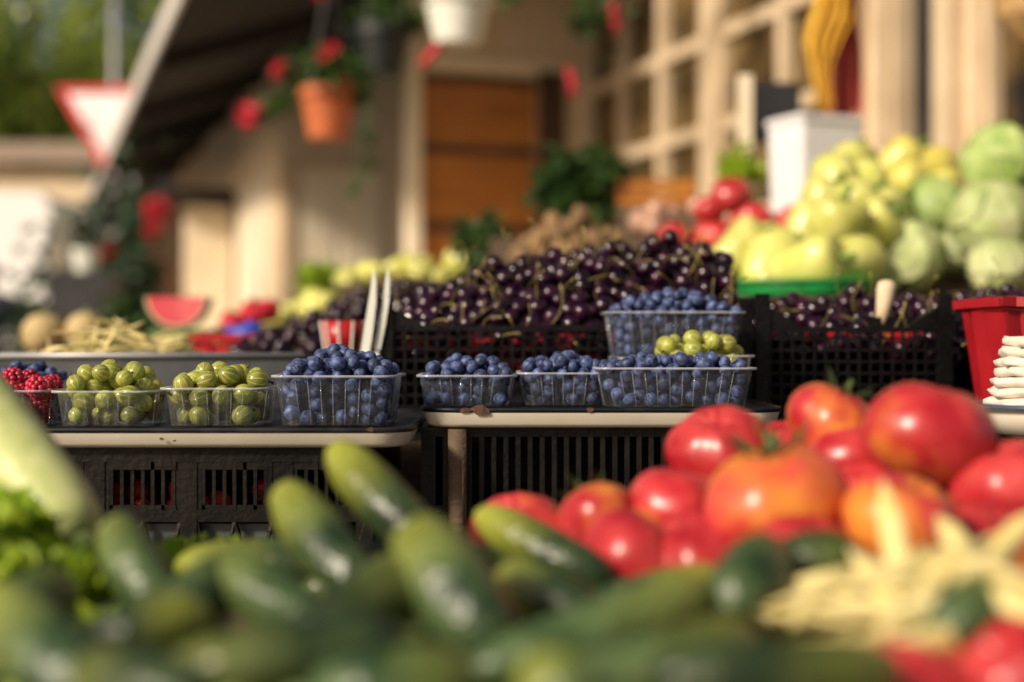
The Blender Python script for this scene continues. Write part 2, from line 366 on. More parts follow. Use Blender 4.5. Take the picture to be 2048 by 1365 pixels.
pun('blue',-60,100,1.32,.08,TZ,.034,RB,150,.014,'clear blueberry punnet standing behind the raspberries','in the punnet behind the raspberries')
pun('blue',830,1036,1.275,.08,RZ,.028,RB,200,.015,'low blueberry punnet at the left end of the right tray','in the low punnet at the left end of the right tray')
pun('blue',1032,1222,1.29,.08,RZ,.030,RB,190,.015,'low blueberry punnet in the middle of the right tray','in the middle punnet of the right tray')
pun('blue',1190,1520,1.262,.076,RZ,.035,RB,300,.010,'wide front blueberry punnet below the stacked one','in the wide front punnet below the stacked one')
pun('goose',1300,1515,1.355,.068,RZ,.045,RG,125,.018,'gooseberry punnet half hidden behind the wide blueberry punnet','in the punnet half hidden behind the blueberries')
pun('blue',1212,1497,1.432,.088,RZ+.0435,.045,RB,450,.020,'blueberry punnet stacked highest, against the black lattice crate','in the highest stacked punnet')
x0,x1=X(1225,1.432),X(1490,1.432); punnet((x0+x1)/2,1.48,RZ,.122,.082,.042,'lower punnet hidden under the highest blueberry punnet')
vs=visible([b[0] for b in BL],RB);order=sorted(range(len(BL)),key=lambda i:-vs[i]);rest=[]
for q,i in enumerate(order):
    c,desc=BL[i]
    if q<300:
        o=obj('blueberry',me_blue,None,c,(U(-1.9,1.4),U(-1.3,1.3),U(0,6.28)),RB*U(.86,1.12)); tag(o,'bloomy dark blueberry '+desc,'blueberry','blueberries '+desc)
        obj('crown',me_crown,o)
    else: rest.append(c)
m_blue2=MM('blueberry_mass_skin',(.012,.020,.068),(.105,.15,.32),scale=190,rough=.5,spec=.4,lo=.32,hi=.68)
stuffmesh('blueberries',rest,RB,m_blue2,'remaining blueberries deep inside the clear punnets','blueberries',berry_base(12,8))
# ---------------------------------------------------------------- enamel trays
def enamel(x0,x1,y0,y1,zt,zb,label,chips):
    cx,cy=(x0+x1)/2,(y0+y1)/2;w,d=x1-x0,y1-y0
    t=thing('enamel_tray',(cx,cy,zb),label,'tray','chipped enamel trays')
    G().loops([rr(w-.022,d-.022,.022,6,1,cx,cy,zb),rr(w-.011,d-.011,.026,6,1,cx,cy,zb+.0012),rr(w-.006,d-.006,.028,6,1,cx,cy,zb+.004),rr(w-.0005,d-.0005,.03,6,1,cx,cy,zt-.0048)],True).build('basin',m_enam,t,smooth=True)
    G().loops([rr(w-.001,d-.001,.03,6,1,cx,cy,zt-.0049),rr(w+.002,d+.002,.032,6,1,cx,cy,zt-.004),rr(w+.003,d+.003,.033,6,1,cx,cy,zt-.002),rr(w+.001,d+.001,.031,6,1,cx,cy,zt-.0003),
      rr(w-.008,d-.008,.028,6,1,cx,cy,zt-.001),rr(w-.014,d-.014,.026,6,1,cx,cy,zt-.0022)],False,True).build('rim',m_rim,t,smooth=True)
    for cxp,cz,s in chips:
        g=G();n=9
        g.add([(cxp+s*U(.6,1.2)*math.cos(2*PI*j/n),y0-.0018,cz+s*.5*U(.6,1.2)*math.sin(2*PI*j/n)) for j in range(n)],[list(range(n))])
        g.build('chip',m_chip,t)
    return t
enamel(-.50,X(822,1.17),1.17,1.50,1.029,1.0115,'long cream enamel tray with chipped navy rim under the gooseberries',[(X(742,1.17),1.0272,.004),(X(325,1.17),1.0195,.0025),(X(350,1.17),1.018,.0015)])
enamel(X(836,1.245)+.002,X(1572,1.245),1.245,1.54,1.042,1.0235,'cream enamel tray with peeling navy rim under the stacked blueberries',[(X(960,1.245),1.0395,.010),(X(930,1.245),1.0390,.005),(X(1180,1.245),1.040,.004)])
# ---------------------------------------------------------------- crates
def panelbars(Ln,H,style):
    B=[];D=[]
    if style=='slot':
        B+=[(0,Ln,H-.012,H),(0,Ln,0,.012),(0,Ln,H-.062,H-.052)]
        n=max(1,round(Ln/.075));p=Ln/n
        for i in range(n+1):
            c=min(max(i*p,.007),Ln-.007);B.append((c-.007,c+.007,.012,H-.012))
        for i in range(n):
            a=i*p+.0125;e=(i+1)*p-.0125;k=int((e-a)/.0075);q=(e-a)/k
            for j in range(k+1): B.append((a+j*q-.0015,a+j*q+.0015,H-.052,H-.0119))
            B.append((i*p+.007,i*p+.0105,H-.052,H-.012));B.append(((i+1)*p-.0105,(i+1)*p-.007,H-.052,H-.012))
            B.append((i*p+.0105,(i+1)*p-.0105,H-.0185,H-.012));B.append((i*p+.0105,(i+1)*p-.0105,H-.052,H-.048))
            for j in range(4):
                s0=i*p+.007+(p-.014)*j/4;s1=s0+(p-.014)/4
                D.append((s0,.012,s1,H-.062) if j%2 else (s0,H-.062,s1,.012))
    elif style=='rib':
        B+=[(0,Ln,H-.008,H),(0,Ln,0,.012),(0,Ln,H-.075,H-.069),(0,.012,.012,H-.008),(Ln-.012,Ln,.012,H-.008)]
        n=int(Ln/.0105)
        for j in range(1,n): B.append((j*Ln/n-.0022,j*Ln/n+.0022,.012,H-.008))
    elif style=='mesh':
        B+=[(0,Ln,H-.006,H),(0,Ln,0,.01),(0,.008,.01,H-.006),(Ln-.008,Ln,.01,H-.006)]
        n=int(Ln/.0115)
        for j in range(1,n): B.append((j*Ln/n-.0014,j*Ln/n+.0014,.01,H-.006))
        k=int(H/.0125)
        for j in range(1,k): B.append((.008,Ln-.008,j*H/k-.0015,j*H/k+.0015))
    else:
        B+=[(0,Ln,0,H)]
    return B,D
def crate(name,x0,x1,y0,y1,z0,z1,style,mat,label,group,posts=0,t=.006,others=None):
    cx,cy=(x0+x1)/2,(y0+y1)/2;T=thing(name,(cx,cy,z0),label,'crate',group);H=z1-z0
    for side in range(4):
        g=G();Ln=(x1-x0) if side<2 else (y1-y0)-2*t-.0004
        B,D=panelbars(Ln,H,style if side==0 or not others else others)  # unseen sides closed solid to block light, keeping the crate inside dark
        for k,(s0,s1,a,b) in enumerate(B):
            dt=.0004*((k%5)); 
            if side==0: g.box(x0+s0,x0+s1,y0+dt,y0+t-dt,z0+a,z0+b)
            elif side==1: g.box(x0+s0,x0+s1,y1-t+dt,y1-dt,z0+a,z0+b)
            elif side==2: g.box(x0+dt,x0+t-dt,y0+t+.0002+s0,y0+t+.0002+s1,z0+a,z0+b)
            else: g.box(x1-t+dt,x1-dt,y0+t+.0002+s0,y0+t+.0002+s1,z0+a,z0+b)
        for (s0,a,s1,b) in D:
            if side==0: g.tube([(x0+s0,y0+t/2,z0+a),(x0+s1,y0+t/2,z0+b)],.0022,5)
        if style=='solid':
            for j in range(1,7):
                s=Ln*j/7
                if side==0: g.box(x0+s-.002,x0+s+.002,y0-.004,y0-.0001,z0+.004,z1-.012)
            if side==0: g.box(x0-.004,x1+.004,y0-.007,y0-.0002,z1-.012,z1+.0003)
            if side==2: g.box(x0-.007,x0-.0002,y0-.007,y1,z1-.012,z1+.0003)
        g.build('side_panel',mat,T)
    G().box(x0+t+.0003,x1-t-.0003,y0+t+.0003,y1-t-.0003,z0,z0+.004).build('base',mat,T)
    if posts:
        for sx_,px_ in ((1,x0),(-1,x1)):
            for py_ in (y0,y1):
                g=G();q=-.003 if py_==y0 else .003
                g.box(px_-.0035 if sx_>0 else px_-.011,px_+.011 if sx_>0 else px_+.0035,min(py_+q,py_-3*q),max(py_+q,py_-3*q),z0,z1+posts)
                g.add([(px_+sx_*.0115,py_-q*.2,z1+.0003),(px_+sx_*.045,py_-q*.2,z1+.0003),(px_+sx_*.0115,py_-q*.2,z1+posts*.62),
                       (px_+sx_*.0115,py_-q*1.6,z1+.0003),(px_+sx_*.045,py_-q*1.6,z1+.0003),(px_+sx_*.0115,py_-q*1.6,z1+posts*.62)],[[0,1,2],[3,5,4],[0,3,4,1],[1,4,5,2],[2,5,3,0]])
                g.build('corner_post',mat,T)
    return T
TB=.80
crate('plastic_crate',-.50,X(745,1.185),1.185,1.49,TB+.08,1.0112,'slot',m_dustp,'black slotted crate holding up the gooseberry tray','black plastic crates',others='solid')
crate('plastic_crate',X(842,1.262),X(1500,1.262)+.02,1.262,1.53,TB+.08,1.0232,'rib',m_dustp,'black ribbed crate holding up the stacked blueberry tray','black plastic crates',others='solid')
o=G().tube([(X(915,1.252),1.252,.88),(X(915,1.252),1.252,1.0225)],.0085,12).build('wooden_peg',m_wood,smooth=True)
tag(o,'pale round wooden post in front of the ribbed black crate','post')
sb=G().lathe([(.05,-1.1),(.5,-.8),(.85,-.2),(.95,.3),(.7,.7),(.2,.8)],12); me_straw=sb.mesh('strawberry',m_redf)
capg=G()
for j in range(6):
    a=j*1.047;capg.add([(0,0,.82),(.5*math.cos(a-.3),.5*math.sin(a-.3),.86),(.8*math.cos(a),.8*math.sin(a),.75),(.5*math.cos(a+.3),.5*math.sin(a+.3),.86)],[[0,1,2,3]])
me_scap=capg.mesh('leaf_cap',m_calyx)
for i in range(20):
    c=(U(-.40,-.2),1.208+U(0,.03),.957+(i%3)*.007)
    o=obj('strawberry',me_straw,None,c,rnd_rot(),.010);tag(o,'red strawberry seen through the slots of the black crate','strawberry','strawberries inside the slotted crate');obj('leaf_cap',me_scap,o)
tag(G().box(-.47,-.15,1.198,1.33,.885,.946).build('cardboard_box',m_tin),'low grey fruit box inside the slotted black crate','box')
CY=1.555
crate('plastic_crate',X(766,CY),X(1500,CY),CY,1.97,.99,CZ+(682-651)/F*CY,'mesh',m_blackp,'black lattice crate of cherries with raised corners behind the blueberries','black plastic crates',posts=.030,others='solid')
crate('plastic_crate',X(1512,CY),X(1886,CY),CY-.02,1.9,.99,CZ+(682-654)/F*CY,'mesh',m_blackp,'black lattice crate of cherries left of the red crate','black plastic crates',posts=.036,others='solid')
crate('plastic_crate',X(1905,CY),X(2260,CY),CY+.02,1.9,.99,CZ+(682-640)/F*CY,'mesh',m_blackp,'black lattice crate of cherries behind the red crate','black plastic crates',others='solid')
crate('plastic_crate',X(382,2.15),X(640,2.15),2.15,2.5,1.02,CZ+(682-668)/F*2.15,'solid',m_redp,'low red crate beside the blurred cherries left of the tongs','red plastic crates')
def liner(pa,pb,z0,z1,label):
    xa,xb=X(pa,1.58),X(pb,1.58)
    t=thing('fruit_tub',((xa+xb)/2,1.62,z0),label,'tub')
    G().box(xa,xb,1.585,1.59,z0,z1).build('front_wall',m_redp,t);G().box(xa,xb,1.5902,1.80,z0,z0+.003).build('base',m_redp,t)
liner(800,1480,1.088,1.1075,'red plastic liner near the top of the tall lattice cherry crate')
liner(1540,1850,1.100,1.112,'red plastic liner inside the cherry crate left of the red crate')
for i in range(46):
    c=(X(U(880,1215),1.60),1.60+U(0,.03),1.064+U(0,.018));o=obj('raspberry',me_rasp,None,c,rnd_rot(),.009);tag(o,'dark raspberry seen through the lattice of the tall cherry crate','raspberry','raspberries behind the lattice')
tag(G().box(X(860,1.6),X(1235,1.6),1.585,1.66,.9945,1.056).build('cardboard_box',m_black),'dark fruit box under the raspberries in the lattice crate','box')
RC=.0113
def interp(x,xs,ys): return float(np.interp(x,xs,ys))
def H1(x,y):
    a=interp(x,[-.14,-.104,-.014,.093,.195,.25,.285],[1.135,1.160,1.191,1.210,1.220,1.208,1.172])
    f=interp(y,[1.56,1.60,1.72,1.8,1.96],[0,.28,1,1,.45]); return 1.108+(a-1.108)*f+.004*math.sin(x*60)*math.sin(y*50)
def H2(x,y):
    a=interp(x,[.27,.30,.40,.50,.62],[1.150,1.158,1.164,1.166,1.168]);f=interp(y,[1.55,1.70,1.9],[0,1,.6]);return 1.108+(a-1.108)*f
def H3(x,y):
    a=interp(x,[-.41,-.32,-.25,-.17,-.11],[1.11,1.140,1.185,1.200,1.195]);f=interp(y,[2.0,2.15,2.45],[.1,1,.6]);return 1.09+(a-1.09)*f
c1=packheap(X(775,1.56),X(1498,1.56),1.575,1.94,H1,RC,680)
c2=packheap(.28,.66,1.56,1.88,H2,RC,350)
c3=packheap(-.40,-.09,2.0,2.42,H3,RC,370)
CH=[(c,'in the tall heap in the lattice crate') for c in c1]+[(c,'in the low heap by the red crate') for c in c2]+[(c,'in the blurred heap left of the tongs') for c in c3]
g=G().ell((0,0,0),(1,.95,.93),14,10);g.v=[(x,y,z-.22*math.exp(-((x*x+y*y)/.06)) if z>0 else z) for x,y,z in g.v]
me_ch=g.mesh('cherry',m_chery)
stems=[]
for k in range(10):
    b1=U(-2.0,2.0);b2=U(-2.0,2.0);ln=U(3.0,5.4)
    pts=[(b1*t*t+.15*math.sin(t*4),b2*t*t,.7+ln*t*(1-.2*t)) for t in (0,.2,.4,.6,.8,1)]
    stems.append(G().tube(pts,[.075,.05,.042,.042,.05,.11],6).mesh('stem',m_chstem))
vs=visible([c[0] for c in CH],RC);order=sorted(range(len(CH)),key=lambda i:-vs[i]);rest=[]
for q,i in enumerate(order):
    c,desc=CH[i]
    if q<300:
        o=obj('cherry',me_ch,None,c,(random.gauss(.25,.75),random.gauss(0,.75),U(-.6,.6)),RC*U(.86,1.12)); tag(o,'glossy dark cherry '+desc,'cherry','cherries '+desc)
        if random.random()<(.6 if 'tall' in desc else .4): obj('stem',random.choice(stems),o,rot=(0,0,U(0,6)))
    else: rest.append(c)
ex=G()
for (x0,x1,y0,y1,Hf) in ((X(780,1.57),X(1492,1.57),1.582,1.94,H1),(.285,.655,1.575,1.88,H2),(-.40,-.095,2.0,2.42,H3)):
    n=14;vsx=[];fsx=[]
    for i in range(n+1):
        for j in range(n+1):
            x=x0+(x1-x0)*i/n;y=y0+(y1-y0)*j/n;vsx.append((x,y,Hf(x,y)-2.2*RC))
    for i in range(n):
        for j in range(n): fsx.append([i*(n+1)+j,(i+1)*(n+1)+j,(i+1)*(n+1)+j+1,i*(n+1)+j+1])
    ex.add(vsx,fsx)
stuffmesh('cherries',rest,RC,m_chery,'remaining dark cherries deep in the heaps','cherries',G().ell((0,0,0),(1,1,.93),9,6),ex)
t=thing('plastic_tongs',at(750,700,1.545),'white plastic tongs with two pointed arms standing beside the lattice crate','tongs')
def blade(pts,ws,y):
    g=G();L_=[]
    for (px,py),w in zip(pts,ws):
        a=at(px-w,py,y);b=at(px+w,py,y);L_.append([(a.x,a.y,a.z),(b.x,b.y,b.z),(b.x,b.y+.003,b.z),(a.x,a.y+.003,a.z)])
    return g.loops(L_,True,True)
blade([(730,705),(737,660),(745,600),(748,560),(748,540)],[9,9,7.5,4.5,1.5],1.54).build('arm',m_whitep,t)
blade([(754,700),(763,650),(772,600),(775,560),(775,540)],[6,7.5,6.5,4.5,1.5],1.547).build('arm',m_whitep,t)
G().box(X(722,1.54),X(758,1.54),1.5385,1.5525,1.075,1.0875).build('joint',m_whitep,t)
t=thing('plastic_cup',at(688,706,1.70),'red and white striped cup left of the white tongs','cup')
g=G();g.lathe([(.022,0),(.028,.038),(.0265,.038),(.021,.002)],20,tuple(at(688,706,1.70)));g.build('cup_wall',m_redp,t,smooth=True)
for j in range(10):
    a=2*PI*j/10+.2;p=at(688,706,1.70)
    G().tube([(p.x+.0222*math.cos(a),p.y+.0222*math.sin(a),p.z),(p.x+.0284*math.cos(a),p.y+.0284*math.sin(a),p.z+.038)],.0016,5).build('stripe',m_whitep,t)
t=thing('fruit_scoop',at(1775,640,1.66),'wooden scoop handle sticking out of the cherries','scoop')
G().tube([at(1762,650,1.6),at(1768,610,1.6),at(1772,580,1.6),at(1774,566,1.6),at(1774,560,1.6)],[.007,.009,.011,.010,.004],12).build('handle',m_frame,t,smooth=True)
G().box(X(1724,1.6),X(1840,1.6),1.593,1.64,1.108,1.127).build('blade',m_blackp,t)
crate('plastic_crate',.40,.72,1.12,1.46,TB+.08,1.0195,'rib',m_blackp,'black ribbed crate under the red crate, half hidden by tomatoes','black plastic crates')
T=thing('plastic_crate',(X(2200,1.34),1.40,1.0200),'tapered red crate with folded sides at the right edge','crate','red plastic crates')
xt0=X(2012,1.34);xb0=X(2040,1.34);xe=X(2420,1.34)
def foldloop(xl,xr,y0,y1,z,ins,tilt=0):
    P=[];n=14
    for j in range(n+1):
        f=j/n;q=.005*(1 if j%2 else -1) if 0<j<n else 0
        P.append((xl+ins+(xr-xl-2*ins)*f,y0+ins+q,z+tilt*(1-f)))
    for j in range(1,6):
        f=j/6;q=.004*(1 if j%2 else -1);P.append((xr-ins+q,y0+ins+(y1-y0-2*ins)*f,z))
    for j in range(n+1):
        f=1-j/n;P.append((xl+ins+(xr-xl-2*ins)*f,y1-ins,z+tilt*(1-f)))
    for j in range(1,6):
        f=1-j/6;q=.005*(1 if j%2 else -1);P.append((xl+ins+q,y0+ins+(y1-y0-2*ins)*f,z+tilt))
    return P
G().loops([foldloop(xb0,xe-.02,1.35,1.46,1.02,0),foldloop(xt0+.006,xe-.004,1.342,1.468,1.085,0,.002),foldloop(xt0,xe,1.338,1.472,1.124,0,.006),foldloop(xt0,xe,1.338,1.472,1.124,.004,.0062),foldloop(xb0,xe-.02,1.35,1.46,1.026,.004)],True,True).build('tub',m_redd,T)
G().loops([foldloop(xt0,xe,1.336,1.474,1.1245,0,.0062),foldloop(xt0-.007,xe+.007,1.329,1.481,1.126,0,.007),foldloop(xt0-.007,xe+.007,1.329,1.481,1.134,0,.008),foldloop(xt0,xe,1.336,1.474,1.1345,.003,.008)],False).build('rim',m_redd,T)
T=thing('enamel_dish',(X(2075,1.14),1.19,1.0198),'white enamel dish with blue rim holding pale slabs','dish')
c=(X(2105,1.19),1.19,1.0198)
G().lathe([(.035,0),(.05,.004),(.066,.024),(.064,.024),(.048,.007),(.0,.006)],32,c).build('bowl',m_enam,T,smooth=True)
G().lathe([(.0655,.0242),(.070,.0245),(.071,.0265),(.069,.0285),(.0645,.027)],32,c,cap=False).build('rim',MM('navy_rim',(.05,.07,.12),rough=.3),T,smooth=True)
for k in range(7):
    g=G();n=36;z=1.0445+k*.0085;lo=[]
    for (f,dz) in ((.9,0),(1,.002),(1,.0055),(.92,.008)):
        lo.append([(c[0]+.003*U(-1,1)+ (.052-.002*k)*f*math.cos(2*PI*j/n)*(1+.05*math.sin(9*2*PI*j/n+k*2)),c[1]+.045*f*math.sin(2*PI*j/n)*(1+.05*math.sin(9*2*PI*j/n+k*2)),z+dz+.001*math.sin(5*2*PI*j/n+k)) for j in range(n)])
    o=g.loops(lo,True,True).build('white_slab',m_curd,smooth=True);tag(o,['lowest','second lowest','third lowest','middle','third highest','second highest','highest'][k]+' pale white slab stacked on the enamel dish','slab','white slabs on the enamel dish')
# ---------------------------------------------------------------- tables
def table(x0,x1,y0,y1,zt,label,name='market_table',ledges=()):
    T=thing(name,((x0+x1)/2,(y0+y1)/2,.12),label,'table','wooden market tables')
    G().box(x0,x1,y0,y1,zt-.03,zt).build('tabletop',m_wood,T)
    for sx_ in (x0+.02,x1-.07):
        for sy in (y0+.02,y1-.07): G().box(sx_,sx_+.05,sy,sy+.05,.12,zt-.0302).build('leg',m_wood,T)
    for (a,b,c_,d_,z) in ledges: G().box(a,b,c_,d_,zt+.0003,z).build('riser',m_wood,T)
    return T
table(-.62,.80,1.06,2.02,TB+.0795,'wooden table carrying the berry crates',ledges=[(-.18,.75,1.545,2.0,.9898)])
table(-1.6,-.1,2.03,4.6,1.0195,'wooden table with melons, cherries and beans on the left')
T=table(-.09,2.1,2.05,4.3,1.02,'tiered wooden stand with peppers, cabbages and tomatoes',ledges=[(.1,2.0,2.10,2.62,1.165),(-.05,2.0,2.63,3.15,1.25),(-.05,2.0,3.16,3.9,1.33)])
T=thing('tin_tray',(X(270,1.62),1.84,1.045),'grey tin tray of yellow beans behind the gooseberries','tray')
x0,x1=X(-120,1.62),X(602,1.62)
G().box(x0,x1,1.62,1.626,1.045,1.081).build('side_wall',m_tin,T);G().box(x0,x0+.006,1.6262,2.02,1.045,1.081).build('side_wall',m_tin,T);G().box(x1-.006,x1,1.6262,2.02,1.045,1.081).build('side_wall',m_tin,T)
G().box(x0+.0063,x1-.0063,1.6263,2.02,1.045,1.049).build('base',m_tin,T)
G().tube([(x0-.003,1.618,1.0835),(x1+.003,1.618,1.0835)],.0035,8).build('rim',m_steel,T,smooth=True)
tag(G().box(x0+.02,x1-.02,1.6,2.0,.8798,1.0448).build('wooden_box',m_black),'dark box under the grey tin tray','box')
def bean(p,d,ln,r,bend,label,group,flat=.55):
    d=Vector(d).normalized();side=d.cross(Vector((0,0,1)));side=side.normalized() if side.length>.01 else Vector((1,0,0))
    w=(side*math.cos(bend[1])+d.cross(side)*math.sin(bend[1]))*bend[0]
    pts=[];ra=[]
    for i in range(13):
        t=i/12;pts.append(Vector(p)+d*(t-.5)*ln+w*(4*t*(1-t)));ra.append(r*[.15,.4,.75,.98,.93,1,.94,1,.93,.9,.65,.32,.07][i])
    up=(side*math.cos(bend[1]*1.7)+d.cross(side)*math.sin(bend[1]*1.7))
    o=G().tube(pts,ra,9,flat,up).build('wax_bean',m_bean,smooth=True);return tag(o,label,'bean',group)
for i in range(95):
    px=U(95,355);y=U(1.66,1.98);top=interp(px,[90,180,230,300,360],[.005,.045,.062,.04,.005])*interp(y,[1.64,1.8,2.0],[.3,1,.8])
    bean((X(px,1.82),y,1.056+top*(1 if i>25 else .5)),(U(-1,1),U(-.5,.5),U(-.25,.25)),U(.07,.1),.0042,(U(-.015,.015),U(0,6)),'pale yellow bean pod in the blurred heap on the tin tray','yellow beans on the tin tray')
# ---------------------------------------------------------------- foreground
T=thing('produce_counter',(0,.66,.12),'wooden counter under the cucumbers and tomatoes','counter')
G().add([(-.6,.42,.905),(.7,.42,.905),(.7,1.0,.955),(-.6,1.0,.955),(-.6,.42,.88),(.7,.42,.88),(.7,1.0,.93),(-.6,1.0,.93)],[[0,1,2,3],[4,7,6,5],[0,4,5,1],[1,5,6,2],[2,6,7,3],[3,7,4,0]]).build('sloping_board',m_wood,T)
for sx_ in (-.58,.63):
    for sy,zz in ((.44,.879),(.93,.921)): G().box(sx_,sx_+.05,sy,sy+.05,.12,zz).build('leg',m_wood,T)
def board(y): return .905+(y-.42)/.58*.05
def cuc(a,b,r,yel,label,bend=.01,group=None,ba=1.6):
    p0,p1=Vector(a),Vector(b)
    d=p1-p0;side=d.cross(Vector((0,1,0))).normalized();w=(side*math.cos(ba)+d.normalized().cross(side)*math.sin(ba))*bend
    g=G();pts=[];ra=[];ts=[0,.02,.06,.13,.25,.4,.55,.7,.82,.9,.95,.98,1];rs=[.10,.30,.52,.74,.92,1,1,.96,.86,.72,.55,.36,.2]
    for t,q in zip(ts,rs): pts.append(p0.lerp(p1,t)+w*4*t*(1-t));ra.append(r*q)
    n=20;g.tube(pts,ra,n)
    for i in range(len(ts)):
        for j in range(n):
            v=Vector(g.v[i*n+j]);g.v[i*n+j]=tuple(pts[i]+(v-pts[i])*(1+.03*math.cos(5*2*PI*j/n)+.015*math.sin(i*2.3+j*1.7)))
    o=g.build('cucumber',m_cuc,smooth=True)
    at2=o.data.attributes.new('t','FLOAT','POINT');at2.data.foreach_set('value',[ts[i//n] for i in range(len(ts)*n)])
    o.color=(yel,0,0,1);tag(o,label,'cucumber',group or 'cucumbers in the foreground heap')
    e=pts[-1];dd=(pts[-1]-pts[-3]).normalized()
    G().tube([e-dd*.002,e+dd*.005,e+dd*.009],[r*.2,r*.16,r*.2],7).build('stem',m_cstem,smooth=True,parent=o)
    return o
def cc(x0,y0,d0,x1,y1,d1,r,yel,label,bend=.008,ba=1.6): cuc(at(x0,y0,d0),at(x1,y1,d1),r*.83,yel,label,bend,ba=ba)
cc(668,893,.83,880,1110,.77,.0185,1,'cucumber with a yellow-green tip rising highest in the heap')
cc(568,978,.80,750,1200,.72,.0190,.9,'cucumber with yellowish lower flank, left of the highest one')
cc(955,1025,.82,1230,1165,.77,.016,1,'smooth green cucumber lying in front of the leftmost tomato')
cc(830,1060,.66,1010,1310,.60,.0230,.7,'thick upright cucumber in the middle of the heap')
cc(235,1045,.74,345,1235,.69,.0170,.4,'grey-green cucumber standing beside the lettuce')
cc(480,1130,.69,310,1260,.64,.0175,.4,'short dull cucumber right of the grey-green standing one')
cc(430,1115,.68,680,1265,.64,.017,.3,'bluish cucumber slanting under the yellowish one')
cc(880,1130,.65,530,1320,.59,.0185,.4,'long cucumber slanting left from the thick upright one')
cc(310,1345,.55,810,1275,.57,.0165,.3,'dark cucumber lying flat at the bottom left centre',.009)
cc(-10,1195,.60,250,1420,.53,.020,.8,'big dull cucumber in the lower left corner')
cc(415,1230,.60,170,1285,.58,.0165,1,'cucumber with a yellow blossom end by the lower left corner')
cc(1420,1175,.66,930,1345,.59,.0175,.7,'long arched grey-green cucumber right of the middle',.017)
cc(1500,1265,.58,1070,1390,.54,.0165,.5,'dark cucumber below the long arched one',.013)
cc(1520,1110,.70,1440,1225,.64,.021,.3,'dark cucumber seen end on in front of the tomatoes')
cc(1460,1155,.72,1160,1228,.71,.016,1,'mid green cucumber between the arched one and the tomatoes')
cc(1715,1105,.70,1545,1130,.71,.018,.2,'dark bluish cucumber beside the wax beans')
cc(1795,1335,.53,1300,1350,.51,.0165,.4,'dark cucumber along the bottom edge below the wax beans',.009)
cc(1085,1345,.47,1200,1420,.46,.016,1,'yellow cucumber tip at the bottom centre')
cc(1010,1145,.72,1210,1240,.67,.016,.7,'dull cucumber tucked behind the thick upright one')
cc(950,1345,.52,620,1390,.51,.017,.4,'dark cucumber at the bottom edge under the thick upright one')
cc(180,1340,.53,440,1395,.49,.017,.4,'dark cucumber at the bottom edge near the left corner')
cc(790,1140,.72,670,1285,.66,.017,.5,'dark cucumber behind the long slanting one')
cc(120,1180,.68,-10,1265,.64,.018,.6,'dull cucumber under the lettuce at the left edge')
cc(1960,1190,.60,1860,1270,.57,.016,1,'light green cucumber half buried in the wax beans')
for i in range(46):
    y=U(.5,.86);x=U(-.30,.16)*(y/.7);a=U(-.7,.7);z=board(y)+.016+(.012 if i>34 else 0)
    d=Vector((math.cos(a),math.sin(a)*.7,0))*U(.045,.06)
    cuc(Vector((x,y,z))-d,Vector((x,y,z+.004))+d,U(.0125,.0155),U(.1,1),'dark cucumber buried under the foreground heap',.007,'cucumbers buried under the heap')
def tom_mesh(k):
    g=G();n,m=40,20;ph0=U(0,6);lob=random.choice((5,6,7,8));am=U(.03,.065);sk_=U(-.1,.1)
    g.ell((0,0,0),(1,1,.82),n,m);o=[]
    for x,y,z in g.v:
        rr_=math.hypot(x,y);an=math.atan2(y,x)
        q=1+am*math.cos(lob*an+ph0)*(.35+.65*max(0,z)/.82)+.035*math.cos(2*an+1+k)+.025*math.cos(3*an+ph0)
        dz=-.22*math.exp(-(rr_*rr_)/.09)*(1+.3*math.cos(lob*an+ph0)) if z>0 else .08*math.exp(-(rr_*rr_)/.05)
        o.append((x*q,y*q,z+dz+sk_*x))
    g.v=o;return g.mesh('tomato',m_tom)
toms=[tom_mesh(k) for k in range(8)]
cg=G()
for j in range(6):
    a=j*1.047+.2;ca,sa=math.cos(a),math.sin(a);q=lambda r,w,z:((r*ca-w*sa),(r*sa+w*ca),z)
    cg.add([q(.05,0,.66),q(.25,.07,.70),q(.45,.06,.80),q(.68,0,.92+.1*(j%3)),q(.45,-.06,.80),q(.25,-.07,.70)],[[0,1,2,3,4,5]])
cg.tube([(0,0,.62),(.02,0,.8),(.06,.03,1.0)],[.07,.05,.06],7)
me_cal=cg.mesh('calyx',m_calyx)
def tomato(px,py,rp,y,org,label,cal=True,rot=None,name_group='tomatoes in the foreground heap'):
    r=rp/F*y;o=obj('tomato',random.choice(toms),None,at(px,py,y),rot or (random.gauss(-.15,.4),random.gauss(0,.4),U(0,6)),r)
    o.color=(org,0,0,1);tag(o,label,'tomato',name_group)
    if cal:obj('calyx',me_cal,o)
    return o
tomato(1857,866,130,.86,.10,'biggest glossy red tomato at the top right of the heap',False,(.2,.2,1))
tomato(1665,845,92,.93,.26,'orange-red tomato with a green calyx left of the biggest one',True,(.15,.35,0))
tomato(1440,900,104,.93,.06,'red tomato with a bright highlight at the upper left of the heap',False)
tomato(1552,1005,145,.80,.22,'large orange-shouldered tomato in front, with a dark calyx',True,(-.1,-.1,1))
tomato(1352,1015,100,.86,.14,'pinkish red tomato left of the orange-shouldered one',False)
tomato(1195,1036,86,.86,.24,'small tomato with an orange patch, second from the left',True,(-.2,.6,2))
tomato(1040,1066,96,.88,.06,'leftmost red tomato behind the smooth green cucumber',False)
tomato(1700,915,82,.90,.05,'pinkish tomato wedged under the biggest one',False)
tomato(2022,975,118,.84,.08,'red tomato at the right edge below the biggest one',False)
tomato(1800,1040,114,.76,.25,'orange-red tomato behind the upright bean tip',False)
tomato(1275,1080,78,.85,.28,'orange tomato wedged between the small one and the pinkish one',True)
tomato(1610,1130,118,.76,.05,'red tomato low in the heap below the orange-shouldered one',False)
